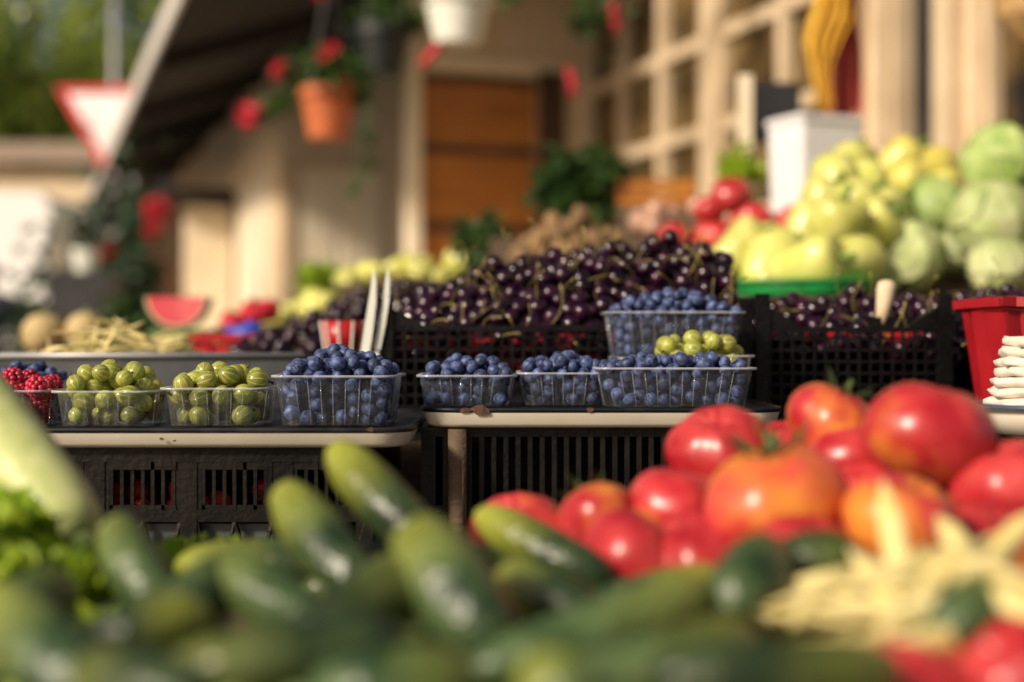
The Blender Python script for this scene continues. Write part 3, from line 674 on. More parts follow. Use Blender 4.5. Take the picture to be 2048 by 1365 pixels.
tomato(1240,1140,80,.80,.05,'pinkish tomato low at the left above the cucumbers',False)
tomato(1395,1115,108,.80,.05,'red tomato low in the middle above the cucumbers',False)
tomato(1568,892,62,.98,.1,'pale pink tomato at the back between two larger ones',False)
tomato(1985,1095,106,.80,.1,'red tomato low at the right edge above the beans',False)
tomato(1845,1395,135,.56,.05,'red tomato in the bottom right corner, left one',False)
tomato(2030,1350,125,.56,.05,'red tomato in the bottom right corner, right one',False)
tomato(1725,1000,92,.88,.1,'dark red tomato deep between the orange ones',False)
tomato(1950,1180,90,.74,.05,'red tomato buried under the wax beans',False)
tomato(1470,985,84,.92,.1,'red tomato deep behind the orange-shouldered one',False)
tomato(1610,940,84,.95,.1,'red tomato deep behind the big calyx',False)
tomato(1900,985,86,.92,.1,'red tomato deep under the biggest one',False)
tomato(1130,1105,80,.86,.05,'red tomato low beside the smooth green cucumber',False)
for i in range(14):
    y=U(.8,.95);x=U(.06,.36);tomato(1024+x*F/y,682+(CZ-board(y)-.034)*F/y,.034*F/y,y,U(0,.2),'red tomato buried at the bottom of the foreground heap',False,None,'tomatoes buried under the heap')
tips=[((1768,975,.69),(1810,1190,.63)),((2000,1070,.66),(1880,1200,.62)),((1540,1210,.64),(1820,1150,.62)),((1530,1225,.62),(1790,1250,.60)),((1850,1095,.66),(1670,1200,.62)),((1880,1040,.69),(1980,1190,.65)),
 ((2070,1030,.66),(1980,1210,.62)),((1750,1150,.61),(1860,1310,.57)),((1650,1215,.60),(1950,1245,.58)),((1610,1275,.58),(1850,1235,.575)),((1910,1120,.62),(2110,1195,.60)),((1890,1165,.60),(1730,1295,.57)),
 ((1920,1205,.58),(2120,1265,.56)),((1710,1100,.66),(1900,1150,.62)),((1560,1190,.66),(1770,1150,.65)),((1880,1185,.60),(2040,1070,.62)),((2040,1235,.58),(1810,1275,.56)),((1700,1145,.64),(1590,1245,.60)),((1960,1095,.64),(1820,1205,.62)),
 ((1690,1175,.61),(1900,1205,.59)),((1790,1225,.585),(2010,1195,.58)),((1750,1190,.61),(1930,1110,.63))]
for i,(a,b) in enumerate(tips):
    p,q=at(*a),at(*b);lab='upright yellow bean pod whose tip stands above the bean heap' if i==0 else 'yellow wax bean pod in the heap in front of the tomatoes'
    o=bean((p+q)/2,(q-p),(q-p).length*1.15,.0066,(U(-.007,.007),U(0,6)),lab,None if i==0 else 'yellow wax beans in the foreground',.42)
for i in range(44):
    y=U(.55,.72);bean((U(.13,.26)*y/.62,y,board(y)+U(.008,.04)),(U(-1,1),U(-1,1),U(-.15,.15)),.12,.0062,(U(-.01,.01),U(0,6)),'yellow wax bean pod buried under the bean heap','buried yellow wax beans',.45)
def lettuce(c,R,n,label,seed):
    random.seed(seed);T=thing('lettuce_head',c,label,'lettuce','green lettuces in the foreground')
    for k in range(n):
        az=2*PI*k/n*2.4+U(-.3,.3);tilt=U(.15,1.2);ln=R*U(.8,1.15);wd=R*U(.7,.95);g=G();nu,nv=20,44;ph=U(0,6)
        Rm=Matrix.Rotation(az,3,'Z')@Matrix.Rotation(tilt,3,'Y');vs_=[];fs_=[]
        for i in range(nu+1):
            u=i/nu;w=wd*(.25+.75*math.sin(min(1,u*1.15)*PI*.55))*(1 if u<.9 else .85)
            for j in range(nv+1):
                v=j/nv*2-1;e=max(abs(v)**3,u**4)
                ru=R*.17*e*math.sin(v*17+ph+u*9)+R*.10*e*math.sin(v*37+ph*2+u*15)
                p=Vector((R*.25*v*v*-.6+ru+R*.25*u*u,w*v*.8*(1+.05*math.sin(u*31+ph)),ln*u*(1-.18*v*v)+R*.10*e*math.sin(v*27+ph)))
                vs_.append(Rm@p)
        for i in range(nu):
            for j in range(nv): fs_.append([i*(nv+1)+j,i*(nv+1)+j+1,(i+1)*(nv+1)+j+1,(i+1)*(nv+1)+j])
        g.add(vs_,fs_).build('leaf',m_let,T,local=True,smooth=True)
lettuce((X(-60,.76),.76,.958),.058,15,'frilly bright green lettuce in front of the pale squash at the left edge',3)
lettuce((X(150,.77),.77,.940),.042,13,'small frilly lettuce beside the grey-green standing cucumber',5)
lettuce((X(440,.93),.93,.932),.044,12,'lettuce tuft peeking out behind the cucumbers below the slotted crate',9)
random.seed(21)
p0,p1=at(-150,690,.95),at(160,1080,.83);T=thing('pale_squash',p1,'smooth pale green squash leaning across the left edge','squash')
pts=[p0.lerp(p1,t) for t in (0,.03,.1,.25,.45,.65,.85,.95,1)]
G().tube(pts,[.008,.018,.024,.026,.0265,.0255,.024,.020,.012],24).build('fruit',m_zuc,T,smooth=True)
d=(p1-p0).normalized();G().tube([p1,p1+d*.008,p1+d*.016],[.009,.008,.010],8).build('stem',m_cstem,T,smooth=True)
# ---------------------------------------------------------------- tiered stand produce
def pepper_mesh(seed,mat):
    random.seed(seed);g=G().lathe([(.03,.92),(.30,.97),(.54,.93),(.68,.75),(.70,.45),(.66,.1),(.57,-.3),(.45,-.65),(.30,-.90),(.10,-1.02),(.02,-1.0)][::-1],30,lobes=3,amp=.05)
    b=U(-.2,.2);k=U(0,6);g.v=[(x*(1+.03*math.sin(4*z+k))+b*z*z,y*(1+.03*math.cos(3*z+k)),z) for x,y,z in g.v];return g.mesh('pepper',mat)
peps=[pepper_mesh(i,m_pep) for i in range(6)];pepy=[pepper_mesh(i+9,m_pepy) for i in range(3)]
me_pst=G().tube([(0,0,.88),(.02,.03,1.1),(.1,.06,1.35)],[.16,.09,.11],8).mesh('stem',m_pepst)
random.seed(4)
def pepper(px,py,y,s,label,group,mats=peps,rot=None):
    o=obj('pepper',random.choice(mats),None,at(px,py,y),rot or (U(-1.9,1.9),U(-.5,.5),U(0,6)),s);tag(o,label,'pepper',group);obj('stem',me_pst,o);return o
L1='pale yellow-green pepper in the heap left of the cabbages';G1='pale peppers left of the cabbages'
for (px,py,y) in [(1470,512,2.35),(1535,525,2.3),(1610,535,2.25),(1690,525,2.27),(1560,545,2.3),(1630,515,2.4),(1690,490,2.5),(1510,505,2.5)]:
    pepper(px,py,y,.062,L1,G1,peps,(U(-.5,.5),U(.8,1.5),U(-.6,.6)))
for (px,py,y) in [(1610,480,2.38),(1665,468,2.37),(1725,470,2.42),(1635,432,2.46),(1690,425,2.44),(1740,432,2.5),(1660,388,2.52),(1710,390,2.53),(1690,350,2.6),(1745,500,2.45)]:
    pepper(px,py,y,.064,L1,G1,peps,(U(-.4,.4),U(.3,1.0),U(-.6,.6)))
T=thing('shallow_basin',at(1610,590,2.3),'bright green plastic basin under the pale peppers','basin')
c=at(1600,600,2.3);c.z=1.1655
G().lathe([(.09,0),(.120,.026),(.117,.026),(.088,.003)],30,tuple(c)).build('bowl',m_greenp,T,smooth=True)
G().lathe([(.1175,.0262),(.125,.0265),(.125,.0305),(.1165,.0300)],30,tuple(c),cap=False).build('rim',m_greenp,T,smooth=True)
for i,(px,py) in enumerate([(1788,335),(1840,338),(1885,365),(1800,370),(1840,376)]): pepper(px,py,2.95,.066,'yellow pepper in the green basin above the cabbages','yellow peppers in the upper basin',pepy,(U(-.5,.5),U(.5,1.5),U(-.8,.8)))
T=thing('shallow_basin',at(1820,418,2.95),'green plastic basin under the yellow peppers behind the cabbages','basin')
c=at(1820,424,2.95);G().lathe([(.08,0),(.105,.03),(.102,.03),(.078,.003)],30,tuple(c)).build('bowl',m_greenp,T,smooth=True);G().lathe([(.1025,.0302),(.109,.0305),(.109,.034),(.1015,.0335)],30,tuple(c),cap=False).build('rim',m_greenp,T,smooth=True)
tag(G().box(c.x-.1,c.x+.1,c.y-.1,c.y+.1,1.2503,c.z-.0003).build('wooden_box',m_wood),'wooden box raising the green basin of yellow peppers','box')
def cabbage(px,py,rp,y,label,mat=m_cab):
    r=rp/F*y;c=at(px,py,y);T=thing('cabbage',c,label,'cabbage','cabbages on the stand')
    g=G().ell((0,0,0),(r*.96,r*.96,r*.91),24,16);g.build('head',mat,T,local=True,smooth=True)
    for k in range(6):
        az=2*PI*k/6*1.0+U(-.4,.4)-1.2;el=U(-.3,.9);g=G();n=18;vs_=[];fs_=[]
        Rm=Matrix.Rotation(az,3,'Z')@Matrix.Rotation(PI/2-el,3,'Y')
        for i in range(n+1):
            th=i/n*1.0
            for j in range(49):
                ph=2*PI*j/48;vein=max(0,1-abs(math.sin(ph*4.5+.3*math.sin(th*6)))*4)
                q=r*(1.0+.012*k/6+.07*(i/n)**6+.02*(i/n)**2*math.sin(ph*6+k)+.012*vein*(.3+.7*i/n)*(i/n<.95))
                s=th*(1+.12*math.sin(3*ph+k))
                v=Vector((q*math.sin(s)*math.cos(ph),q*math.sin(s)*math.sin(ph),q*math.cos(s)));v=Rm@v;v.z*=.95;vs_.append(v)
        for i in range(n):
            for j in range(48): fs_.append([i*49+j,(i+1)*49+j,(i+1)*49+j+1,i*49+j+1])
        g.add(vs_,fs_).build('leaf',mat,T,local=True,smooth=True)
cabbage(1812,510,74,2.45,'pale round cabbage at the front beside the peppers')
cabbage(1738,562,58,2.35,'small green cabbage lying lowest beside the green basin',m_cabd)
cabbage(1868,415,64,2.62,'dark green cabbage under the yellow peppers',m_cabd)
cabbage(1985,440,82,2.5,'large pale cabbage in the middle of the right edge stack')
cabbage(2005,325,78,2.65,'greenish cabbage on top of the right edge stack',m_cabd)
cabbage(1998,535,60,2.35,'small pale cabbage at the bottom of the right edge stack')
cabbage(1915,495,62,2.62,'cabbage half hidden between the front one and the right edge stack')
cabbage(2085,520,80,2.5,'cabbage mostly cut off by the right edge',m_cabd)
cabbage(1960,470,70,2.8,'cabbage hidden at the back of the right edge stack')
for px,py,rp,o_,l in [(1348,478,38,0,'leftmost red tomato on the tiered stand'),(1430,472,42,.1,'red tomato second from the left on the tiered stand'),(1505,445,46,0,'largest red tomato on the tiered stand'),(1580,445,38,0,'red tomato beside the white box'),(1530,492,36,.4,'orange tomato low on the tiered stand'),(1462,390,44,0,'dark red tomato highest on the tiered stand'),(1392,505,34,.1,'small red tomato low on the tiered stand'),(1470,505,36,.2,'red tomato low in the middle of the tiered stand'),(1420,420,34,0,'dark tomato behind the others on the tiered stand'),(1570,500,34,.1,'red tomato low beside the pale peppers')]:
    tomato(px,py,rp,2.85,o_,l,False,None,'tomatoes on the tiered stand')
me_on=G().lathe([(.05,-1),(.5,-.88),(.9,-.4),(1,.05),(.85,.45),(.45,.8),(.15,1.0),(.1,1.35),(.04,1.5)],18).mesh('onion',m_onion)
for i in range(18):
    px=U(1265,1425);o=obj('onion',me_on,None,at(px,U(410,455),U(3.0,3.2)),rnd_rot(),.023);tag(o,'pinkish onion heaped left of the highest tomato','onion','onions on the stand')
def potm(k):
    g=G().ell((0,0,0),(1,.8,.7),14,10);g.v=[(x*(1+.1*math.sin(3*y+k)),y*(1+.1*math.sin(2*x+k)),z) for x,y,z in g.v];return g.mesh('potato',m_pot)
pots=[potm(k) for k in range(3)]
for i in range(60):
    px=U(1040,1240);t_=interp(px,[1040,1120,1180,1240],[505,425,440,490]);o=obj('potato',random.choice(pots),None,at(px,U(t_,530),U(2.6,2.85)),rnd_rot(),.024);tag(o,'brown potato in the heap behind the cherries','potato','potatoes on the stand')
for i,(px,py) in enumerate([(745,545),(800,537),(850,543),(700,560),(930,525),(975,510),(890,552),(1010,535)]):
    pepper(px,py,3.4,.045,'pale green pepper in the blurred row behind the left cherries','pale peppers behind the cherries',peps,(1.5+U(-.6,.6),U(-.6,.6),U(0,6)))
tag(G().box(X(690,3.4),X(1040,3.4),3.3,3.6,1.0203,1.235).build('wooden_box',m_wood),'wooden box under the blurred pale peppers','box')
def herb(px,py,y,r,n,label,mat=m_leaf,sz=.04):
    c=at(px,py,y);o=G().leaves(c,(r,r*.8,r),n,sz).build('herb_bunch',mat);return tag(o,label,'herbs','bunches of herbs on the stand')
herb(1150,385,3.45,.08,800,'dark green herb bunch left of the wooden crate',m_leaf,.048)
herb(1215,360,3.5,.055,500,'upright dark herb bunch against the window')
herb(965,490,3.3,.05,500,'green leafy bunch below the brown door',m_leaf)
herb(1480,345,3.3,.04,350,'leafy green sprig above the tomatoes left of the white box',m_let)
T=thing('wooden_crate',at(1310,412,3.5),'slatted wooden crate under the left window','crate')
for k in range(3): G().box(X(1232,3.4),X(1392,3.4),3.4,3.412,at(0,412,3.4).z+.002+k*.022,at(0,412,3.4).z+.019+k*.022).build('slat',m_brown,T)
for px in (1236,1382): G().box(X(px,3.42),X(px+8,3.42),3.4125,3.6,at(0,412,3.4).z,at(0,412,3.4).z+.066).build('corner_post',m_brown,T)
tag(G().box(X(1235,3.4),X(1390,3.4),3.4,3.6,1.3303,at(0,412,3.4).z-.001).build('wooden_box',m_wood),'wooden box under the slatted crate','box')
z0=at(0,425,3.0).z;zt=at(0,237,3.0).z
T=thing('storage_box',(X(1630,3.1),3.1,z0),'bulky white box standing behind the pale peppers','box',None,math.radians(24))
g=G();g.loops([rr(.155,.12,.012,4,1,0,0,0),rr(.165,.13,.012,4,1,0,0,zt-z0)],True,True).build('body',m_paper,T,local=True)
g=G();g.loops([rr(.175,.14,.014,4,1,0,0,zt-z0+.0003),rr(.175,.14,.014,4,1,0,0,zt-z0+.012),rr(.165,.13,.012,4,1,0,0,zt-z0+.014)],True,True).build('lid',m_paper,T,local=True)
tag(G().box(X(1540,3.02),X(1715,3.02),3.0,3.15,1.2503,z0-.0004).build('wooden_box',m_wood),'wooden box under the white box','box')
T=thing('chalk_board',at(1540,290,3.3),'small blank black board with a pale edge post behind the white box','board')
G().box(X(1505,3.3),X(1600,3.3),3.3,3.312,at(0,285,3.3).z,at(0,165,3.3).z).build('panel',m_black,T)
G().box(X(1477,3.3),X(1504,3.3),3.296,3.316,1.3303,at(0,150,3.3).z).build('post',m_cream,T)
# ---------------------------------------------------------------- left table produce
for px,py,rp,l in [(88,668,44,'netted melon at the left, front one'),(172,662,40,'netted melon right of the front one')]:
    y=2.9;T=thing('melon',at(px,py,y),l,'melon','melons on the left table');r=rp/F*y
    G().ell((0,0,0),(r,r,r*.95),20,14).build('rind',m_melon,T,local=True,smooth=True);G().tube([(0,0,r*.93),(.004,0,r*1.1)],[.005,.006],6).build('stem',m_cstem,T,local=True)
tag(G().box(X(30,2.9),X(230,2.9),2.8,3.05,1.02,at(0,706,2.9).z).build('wooden_box',m_wood),'wooden box under the melons','box')
y=2.75;r=64/F*y;c=at(352,594,y);T=thing('watermelon_slice',c,'cut red watermelon half facing forward on the left table','watermelon')
def halfdisc(R0,R1,y0,y1):
    n=24;g=G();v=[];f=[]
    for yy in (y0,y1):
        for k in range(n+1):
            a=PI+PI*k/n; v.append((R1*math.cos(a),yy,R1*math.sin(a)))
        for k in range(n+1):
            a=PI+PI*k/n; v.append((R0*math.cos(a),yy,R0*math.sin(a)))
    q=n+1
    for k in range(n):
        f+= [[k,k+1,q+k+1,q+k],[2*q+k,3*q+k,3*q+k+1,2*q+k+1],[k,2*q+k,2*q+k+1,k+1]]
    f+=[[0,q,3*q,2*q],[n,2*q+n,3*q+n,q+n]]
    return g.add(v,f)
halfdisc(.0001,r*.9,0,.05).build('flesh',m_wmf,T,local=True);halfdisc(r*.902,r*.94,.0005,.05).build('pith',m_wmw,T,local=True);halfdisc(r*.942,r,.001,.05).build('rind',m_wmr,T,local=True)
tag(G().box(c.x-.05,c.x+.05,y-.02,y+.15,1.02,c.z-r-.0005).build('wooden_box',m_wmr),'small green box under the cut watermelon','box')
o=G().ell((0,0,0),(.036,.03,.022),18,14);o.v=[(x*(1+.2*math.sin(160*z+y*60)),y,z*(1+.3*math.sin(x*130))) for x,y,z in o.v]
o=o.build('plastic_bag',m_bluep,origin=(0,0,0),smooth=True);o.location=at(492,668,2.65);tag(o,'crumpled blue plastic bag behind the red crate','bag')
for i,(px,py) in enumerate([(505,635),(530,622),(470,655)]): pepper(px,py,3.0,.036,'red pepper behind the blue bag','red peppers on the left table',[pepper_mesh(30+i,m_redf)])
for i,(px,py) in enumerate([(590,622),(625,612),(560,632),(610,650),(645,605)]): pepper(px,py,3.1,.038,'pale pepper between the watermelon and the cherries','pale peppers on the left table')
tag(G().box(X(450,3.0),X(670,3.0),2.9,3.25,1.02,at(0,652,3.0).z).build('wooden_box',m_wood),'wooden box under the mixed peppers on the left table','box')
herb(250,655,3.4,.055,500,'green leaves between the melons and the watermelon',m_leaf)
herb(640,572,3.6,.045,480,'pale leafy bunch left of the door post',m_let)
# ---------------------------------------------------------------- building (local x = across, y = along the wall)
AN=math.radians(18.9)
B=thing('market_building',(0,0,.12),'tan timber market building with a deep dark overhanging roof','building',None,AN)
BZ=CZ-.12
def bb(name,x0,x1,y0,y1,h0,h1,mat,parent=B): return G().box(x0,x1,y0,y1,h0+BZ,h1+BZ).build(name,mat,parent,local=True)
G0=-BZ
roofh=lambda v:1.6+.345*(v-.72)
V=2.93
bb('wall',V,V+.12,1.5,7.45,G0,.55,m_wall); bb('wall',V,V+.12,1.5,7.45,2.2,2.34,m_wall)
for a,b in ((7.33,7.45),(5.72,5.86),(4.32,4.62),(3.86,4.04),(1.5,2.2)): bb('pilaster',V-.02,V+.121,a,b,.5505,2.1995,m_frame)
bb('pilaster',V-.06,V-.0205,4.34,4.40,G0,2.2,m_frame);bb('pilaster',V-.06,V-.0205,4.50,4.57,G0,2.2,m_frame);bb('pilaster',V-.07,V-.0205,3.93,4.03,G0,2.2,m_frame)
bb('sill',V-.05,V-.0005,4.6,7.4,.50,.5485,m_frame)
def window(a,b,nx,h0,h1,nz):
    w=bb('window',V+.05,V+.055,a,b,h0,h1,m_pane)
    g=G()
    for i in range(nx+1):
        y=a+(b-a)*i/nx;g.box(V+.005,V+.0495,max(a,y-.032),min(b,y+.032),h0+BZ,h1+BZ)
    for j in range(nz+1):
        z=h0+(h1-h0)*j/nz;g.box(V+.009,V+.0485,a+.002,b-.002,max(h0+.002,z-.028)+BZ,min(h1-.002,z+.028)+BZ)
    o=g.build('frame',m_frame,None,origin=(0,0,0));o.parent=w
    return w
window(5.862,7.328,3,.5507,2.199,4);window(4.622,5.718,2,.5507,2.199,4);window(2.202,3.858,1,.5507,2.199,2)
bb('dark_gap_sheet',V+.06,V+.10,4.0405,4.3195,.551,2.199,m_black)  # black sheet standing in for the darkness of the open gap
bb('wall',1.96,2.03,7.46,7.56,G0,2.0,m_cream);bb('wall',2.705,3.05,7.46,7.56,G0,2.3,m_wallf);bb('wall',2.0305,2.7045,7.46,7.56,1.47,2.2,m_wallf)
d_=bb('door',2.031,2.704,7.49,7.53,G0,1.4695,m_brown)
for h in (.62,1.05,.15,1.44): 
    o=G().box(2.04,2.695,7.475,7.4895,h-.025+BZ,h+.025+BZ).build('rail',m_dkwood,None,origin=(0,0,0));o.parent=d_
bb('door_frame',2.705,2.86,7.43,7.4595,G0,1.5,m_dkwood);bb('door_frame',1.965,2.025,7.42,7.4595,G0,1.9,m_cream)
bb('lintel',2.0305,2.86,7.44,7.4595,1.505,1.56,m_cream)
bb('wall',1.6,2.9,9.5,9.6,G0,1.89,m_wallf)
d_=bb('door',1.70,2.30,9.46,9.4995,G0,1.16,m_cream);bb('door_frame',1.62,1.695,9.43,9.4995,G0,1.22,m_wall);bb('door_frame',1.696,2.32,9.43,9.4995,1.1605,1.22,m_wall)
for (a,b,h0,h1) in ((1.75,1.97,.1,1.08),(2.03,2.25,.1,1.08),(1.75,1.97,-.8,.0),(2.03,2.25,-.8,.0)):
    o=G().box(a,b,9.45,9.4595,h0+BZ,h1+BZ).build('panel',m_cream,None,origin=(0,0,0));o.parent=d_
bb('wall',1.6,1.7,9.6005,16.5,G0,1.88,m_wallf)
bb('door',1.57,1.5995,9.7,11.2,G0,1.15,m_cream)
UR=6.15
g=G();u=UR
while u<16.5:
    w=.145;x0,x1=.72,3.4
    g.add([(x0,u,roofh(x0)+BZ),(x1,u,roofh(x1)+BZ),(x1,u+w,roofh(x1)+BZ),(x0,u+w,roofh(x0)+BZ),(x0,u,roofh(x0)+BZ+.025),(x1,u,roofh(x1)+BZ+.025),(x1,u+w,roofh(x1)+BZ+.025),(x0,u+w,roofh(x0)+BZ+.025)],[[0,3,2,1],[4,5,6,7],[0,1,5,4],[1,2,6,5],[2,3,7,6],[3,0,4,7]])
    u+=.155
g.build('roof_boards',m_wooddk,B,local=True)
q0=UR-.05
g=G();g.add([(.68,q0,roofh(.68)+BZ+.03),(3.4,q0,roofh(3.4)+BZ+.03),(3.4,16.6,roofh(3.4)+BZ+.03),(.68,16.6,roofh(.68)+BZ+.03),(.68,q0,roofh(.68)+BZ+.06),(3.4,q0,roofh(3.4)+BZ+.06),(3.4,16.6,roofh(3.4)+BZ+.06),(.68,16.6,roofh(.68)+BZ+.06)],[[0,3,2,1],[4,5,6,7],[0,1,5,4],[1,2,6,5],[2,3,7,6],[3,0,4,7]]).build('roof',m_roof,B,local=True)
bb('fascia',.655,.679,q0,16.6,1.535,1.66,m_fascia)
for i in range(6):
    uu=UR+.1+i*1.9
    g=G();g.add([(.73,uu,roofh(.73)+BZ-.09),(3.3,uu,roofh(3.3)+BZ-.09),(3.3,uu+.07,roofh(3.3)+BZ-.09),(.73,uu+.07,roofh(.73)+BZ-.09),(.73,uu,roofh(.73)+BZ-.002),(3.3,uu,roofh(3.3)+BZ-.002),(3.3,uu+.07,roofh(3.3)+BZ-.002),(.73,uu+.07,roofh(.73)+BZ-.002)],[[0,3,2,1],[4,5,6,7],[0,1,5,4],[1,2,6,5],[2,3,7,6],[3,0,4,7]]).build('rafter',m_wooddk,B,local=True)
HB=1.75
def bracket(x,y):
    v=x*math.cos(AN)+y*math.sin(AN);u=-x*math.sin(AN)+y*math.cos(AN)
    bb('bracket',v-.04,V-.03,u-.02,u+.02,HB,HB+.04,m_dkwood);return CZ+HB-.001
Sh=thing('market_shed',(0,0,.12),'low cream shed with a dark board roof under the overhang','shed',None,AN)
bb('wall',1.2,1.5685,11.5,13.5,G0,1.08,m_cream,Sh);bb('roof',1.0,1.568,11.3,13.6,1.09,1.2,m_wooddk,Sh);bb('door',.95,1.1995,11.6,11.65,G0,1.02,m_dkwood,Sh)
# ---------------------------------------------------------------- hanging baskets
def basket(px,py,wp,hp,y,mat,label,nl,flowers,spread=1.0,trail=()):
    c=at(px,py,y);k=y/F;r=wp/2*k;h=hp*k
    T=thing('hanging_pot',(c.x,c.y,c.z-h/2),label,'plant pot','hanging flower pots')
    b=(c.x,c.y,c.z-h/2)
    G().lathe([(r*.68,0),(r*.95,h*.8),(r*1.06,h*.8),(r*1.06,h),(r*.95,h),(r*.9,h*.85)],24,b).build('pot',mat,T,smooth=False)
    fo=G();top=b[2]+h
    fo.leaves((c.x,c.y,top+r*.45),(r*1.0*spread,r*1.0*spread,r*.7),int(nl),.055)
    for (dx,dz,n) in trail:
        fo.leaves((c.x+dx*r,c.y,top+dz*r),(r*.4,r*.4,r*.4),n,.055);fo.tube([(c.x,c.y,top),(c.x+dx*r*.7,c.y,top+dz*r*.4+.02),(c.x+dx*r,c.y,top+dz*r)],.004,5)
    fo.build('foliage',m_leaf,T)
    for (fx,fy,fr) in flowers:
        p=at(fx,fy,y-.05);G().leaves(p,(fr*k,fr*k,fr*k),110,.04).build('flower_head',m_redf,T)
    zr=bracket(c.x,c.y)
    for a in (0,2.09,4.19):
        G().tube([(b[0]+r*math.cos(a),b[1]+r*math.sin(a),top),(b[0],b[1],min(zr-.1,top+.42))],.003,5).build('wire',m_dkpot,T)
    G().tube([(b[0],b[1],min(zr-.1,top+.42)),(b[0],b[1],zr)],.004,5).build('hook',m_dkpot,T)
basket(656,228,112,100,5.2,m_terra,'terracotta coloured hanging pot with red geraniums under the roof',360,[(652,108,18),(495,232,22),(560,140,11),(690,170,9)],1.35,[(-1.6,-.5,70),(1.15,-.2,60),(-1.0,.2,60),(-2.2,-.8,30)])
basket(765,105,112,100,5.6,m_dkpot,'black hanging pot between the terracotta and white pots',120,[],1.0,[(-.6,-4.9,9),(-.5,-3.9,10),(-.9,-5.7,8),(1.2,.1,40)])
basket(915,38,135,100,4.5,m_whitep,'white hanging pot with trailing red flowers',120,[(640,-20,10)],1.1,[(1.6,.1,26),(-.6,.0,26)])
for j,(px,py,y,dx) in enumerate(((858,105,4.5,-30),(1228,40,4.4,6),(1142,170,5.0,8))):
    a=at(px-dx,py-35,y);b_=at(px+dx*.6,py+28,y);o=G().tube([a,a.lerp(b_,.4)+Vector((.01,0,0)),b_],[.005,.016,.009],8).build('flower_cluster',m_redf,smooth=True)
    tag(o,['red drooping flower below the white pot','red drooping flower at the top edge before the windows','long red drooping flower beside the dark door post'][j],'flower')
T=thing('hanging_pot',at(1195,-60,4.4),'trailing plant hanging at the top edge before the windows','plant pot','hanging flower pots')
p=at(1195,-90,4.4);G().lathe([(.07,0),(.1,.14),(.09,.14)],20,tuple(p)).build('pot',m_whitep,T)
g=G();g.leaves(at(1190,40,4.4),(.08,.07,.07),60,.055);g.leaves(at(1200,-60,4.4),(.12,.1,.08),60,.06);g.tube([at(1195,-60,4.4),at(1200,20,4.4),at(1185,60,4.4)],.004,5);g.build('foliage',m_leaf,T)
zr=bracket(p.x,p.y);G().tube([(p.x,p.y,p.z+.14),(p.x,p.y,zr)],.004,5).build('hook',m_dkpot,T)
def cloth(prof,y,mat,label):
    g=G();n=14;vs_=[];fs_=[];m=len(prof)-1
    for i,(py,cx,hw) in enumerate(prof):
        for j in range(n+1):
            f=j/n*2-1;z=at(0,py,y).z;vs_.append((X(cx+hw*f,y),y+.022*math.sin(j*1.5+i*.4),z+(.02*math.sin(j*2) if i==m else 0)))
    for i in range(m):
        for j in range(n): fs_.append([i*(n+1)+j,i*(n+1)+j+1,(i+1)*(n+1)+j+1,(i+1)*(n+1)+j])
    o=g.add(vs_,fs_).build('hanging_cloth',mat,smooth=True);tag(o,label,'cloth','hanging cloths')
ptop=682-HB/3.75*F+4
cloth([(ptop,1670,50),(-300,1672,50),(-60,1668,40),(0,1668,34),(40,1660,40),(80,1645,34),(130,1640,18),(180,1644,13),(222,1646,18)],3.75,m_yel,'orange-yellow cloth hanging before the second window')
cloth([(682-HB/3.82*F+4,1690,30),(-100,1690,28),(40,1692,26),(100,1694,30),(170,1692,32),(236,1692,32)],3.82,m_redc,'faded red cloth hanging behind the yellow one')
bracket(X(1670,3.75),3.75);bracket(X(1690,3.82),3.82)
T=thing('straw_basket',at(2040,20,3.3),'woven straw basket cut off by the upper right corner','basket')
p=at(2060,80,3.3);G().lathe([(.03,0),(.075,.05),(.09,.12),(.08,.17),(.075,.17)],20,tuple(p)).build('bowl',m_straw,T)
zr=bracket(p.x,p.y);G().tube([(p.x-.07,p.y,p.z+.16),(p.x,p.y,p.z+.32),(p.x+.07,p.y,p.z+.16)],.006,6).build('handle',m_straw,T);G().tube([(p.x,p.y,p.z+.32),(p.x,p.y,zr)],.004,5).build('hook',m_dkpot,T)
# ---------------------------------------------------------------- street behind
Y=12.5;k=Y/F
T=thing('yield_sign',(X(206,Y),Y+.05,0),'inverted white triangle road sign with a red border','sign')
def tri(s,y0,y1):
    a=at(206,182,Y);w=.42*s;zc=at(0,228,Y).z;ht=.42*1.73
    P=[(a.x-w,zc+ht*s/3),(a.x+w,zc+ht*s/3),(a.x,zc-ht*s*2/3)]
    return G().add([(x,y0,z) for x,z in P]+[(x,y1,z) for x,z in P],[[0,2,1],[3,4,5],[0,1,4,3],[1,2,5,4],[2,0,3,5]])
tri(1,Y,Y+.01).build('border',m_signr,T);tri(.72,Y-.006,Y-.002).build('face',m_signw,T)
G().tube([(X(226,Y),Y+.06,0),(X(226,Y),Y+.06,4.8)],.035,10).build('pole',m_steel,T,smooth=True)
T=thing('street_house',(X(40,19),21,0),'small beige house with a low tiled roof across the street','house')
xa,xb=X(-420,19),X(175,19)
G().box(xa,xb,19,24,0,3.45).build('wall',m_wallf,T)
G().add([(xa-.3,18.7,3.46),(xb+.2,18.7,3.46),(xb+.2,24.3,3.46),(xa-.3,24.3,3.46),(xa-.3,21.5,4.1),(xb+.2,21.5,4.1)],[[0,1,5,4],[2,3,4,5],[1,2,5],[3,0,4],[0,3,2,1]]).build('roof',m_roof,T)
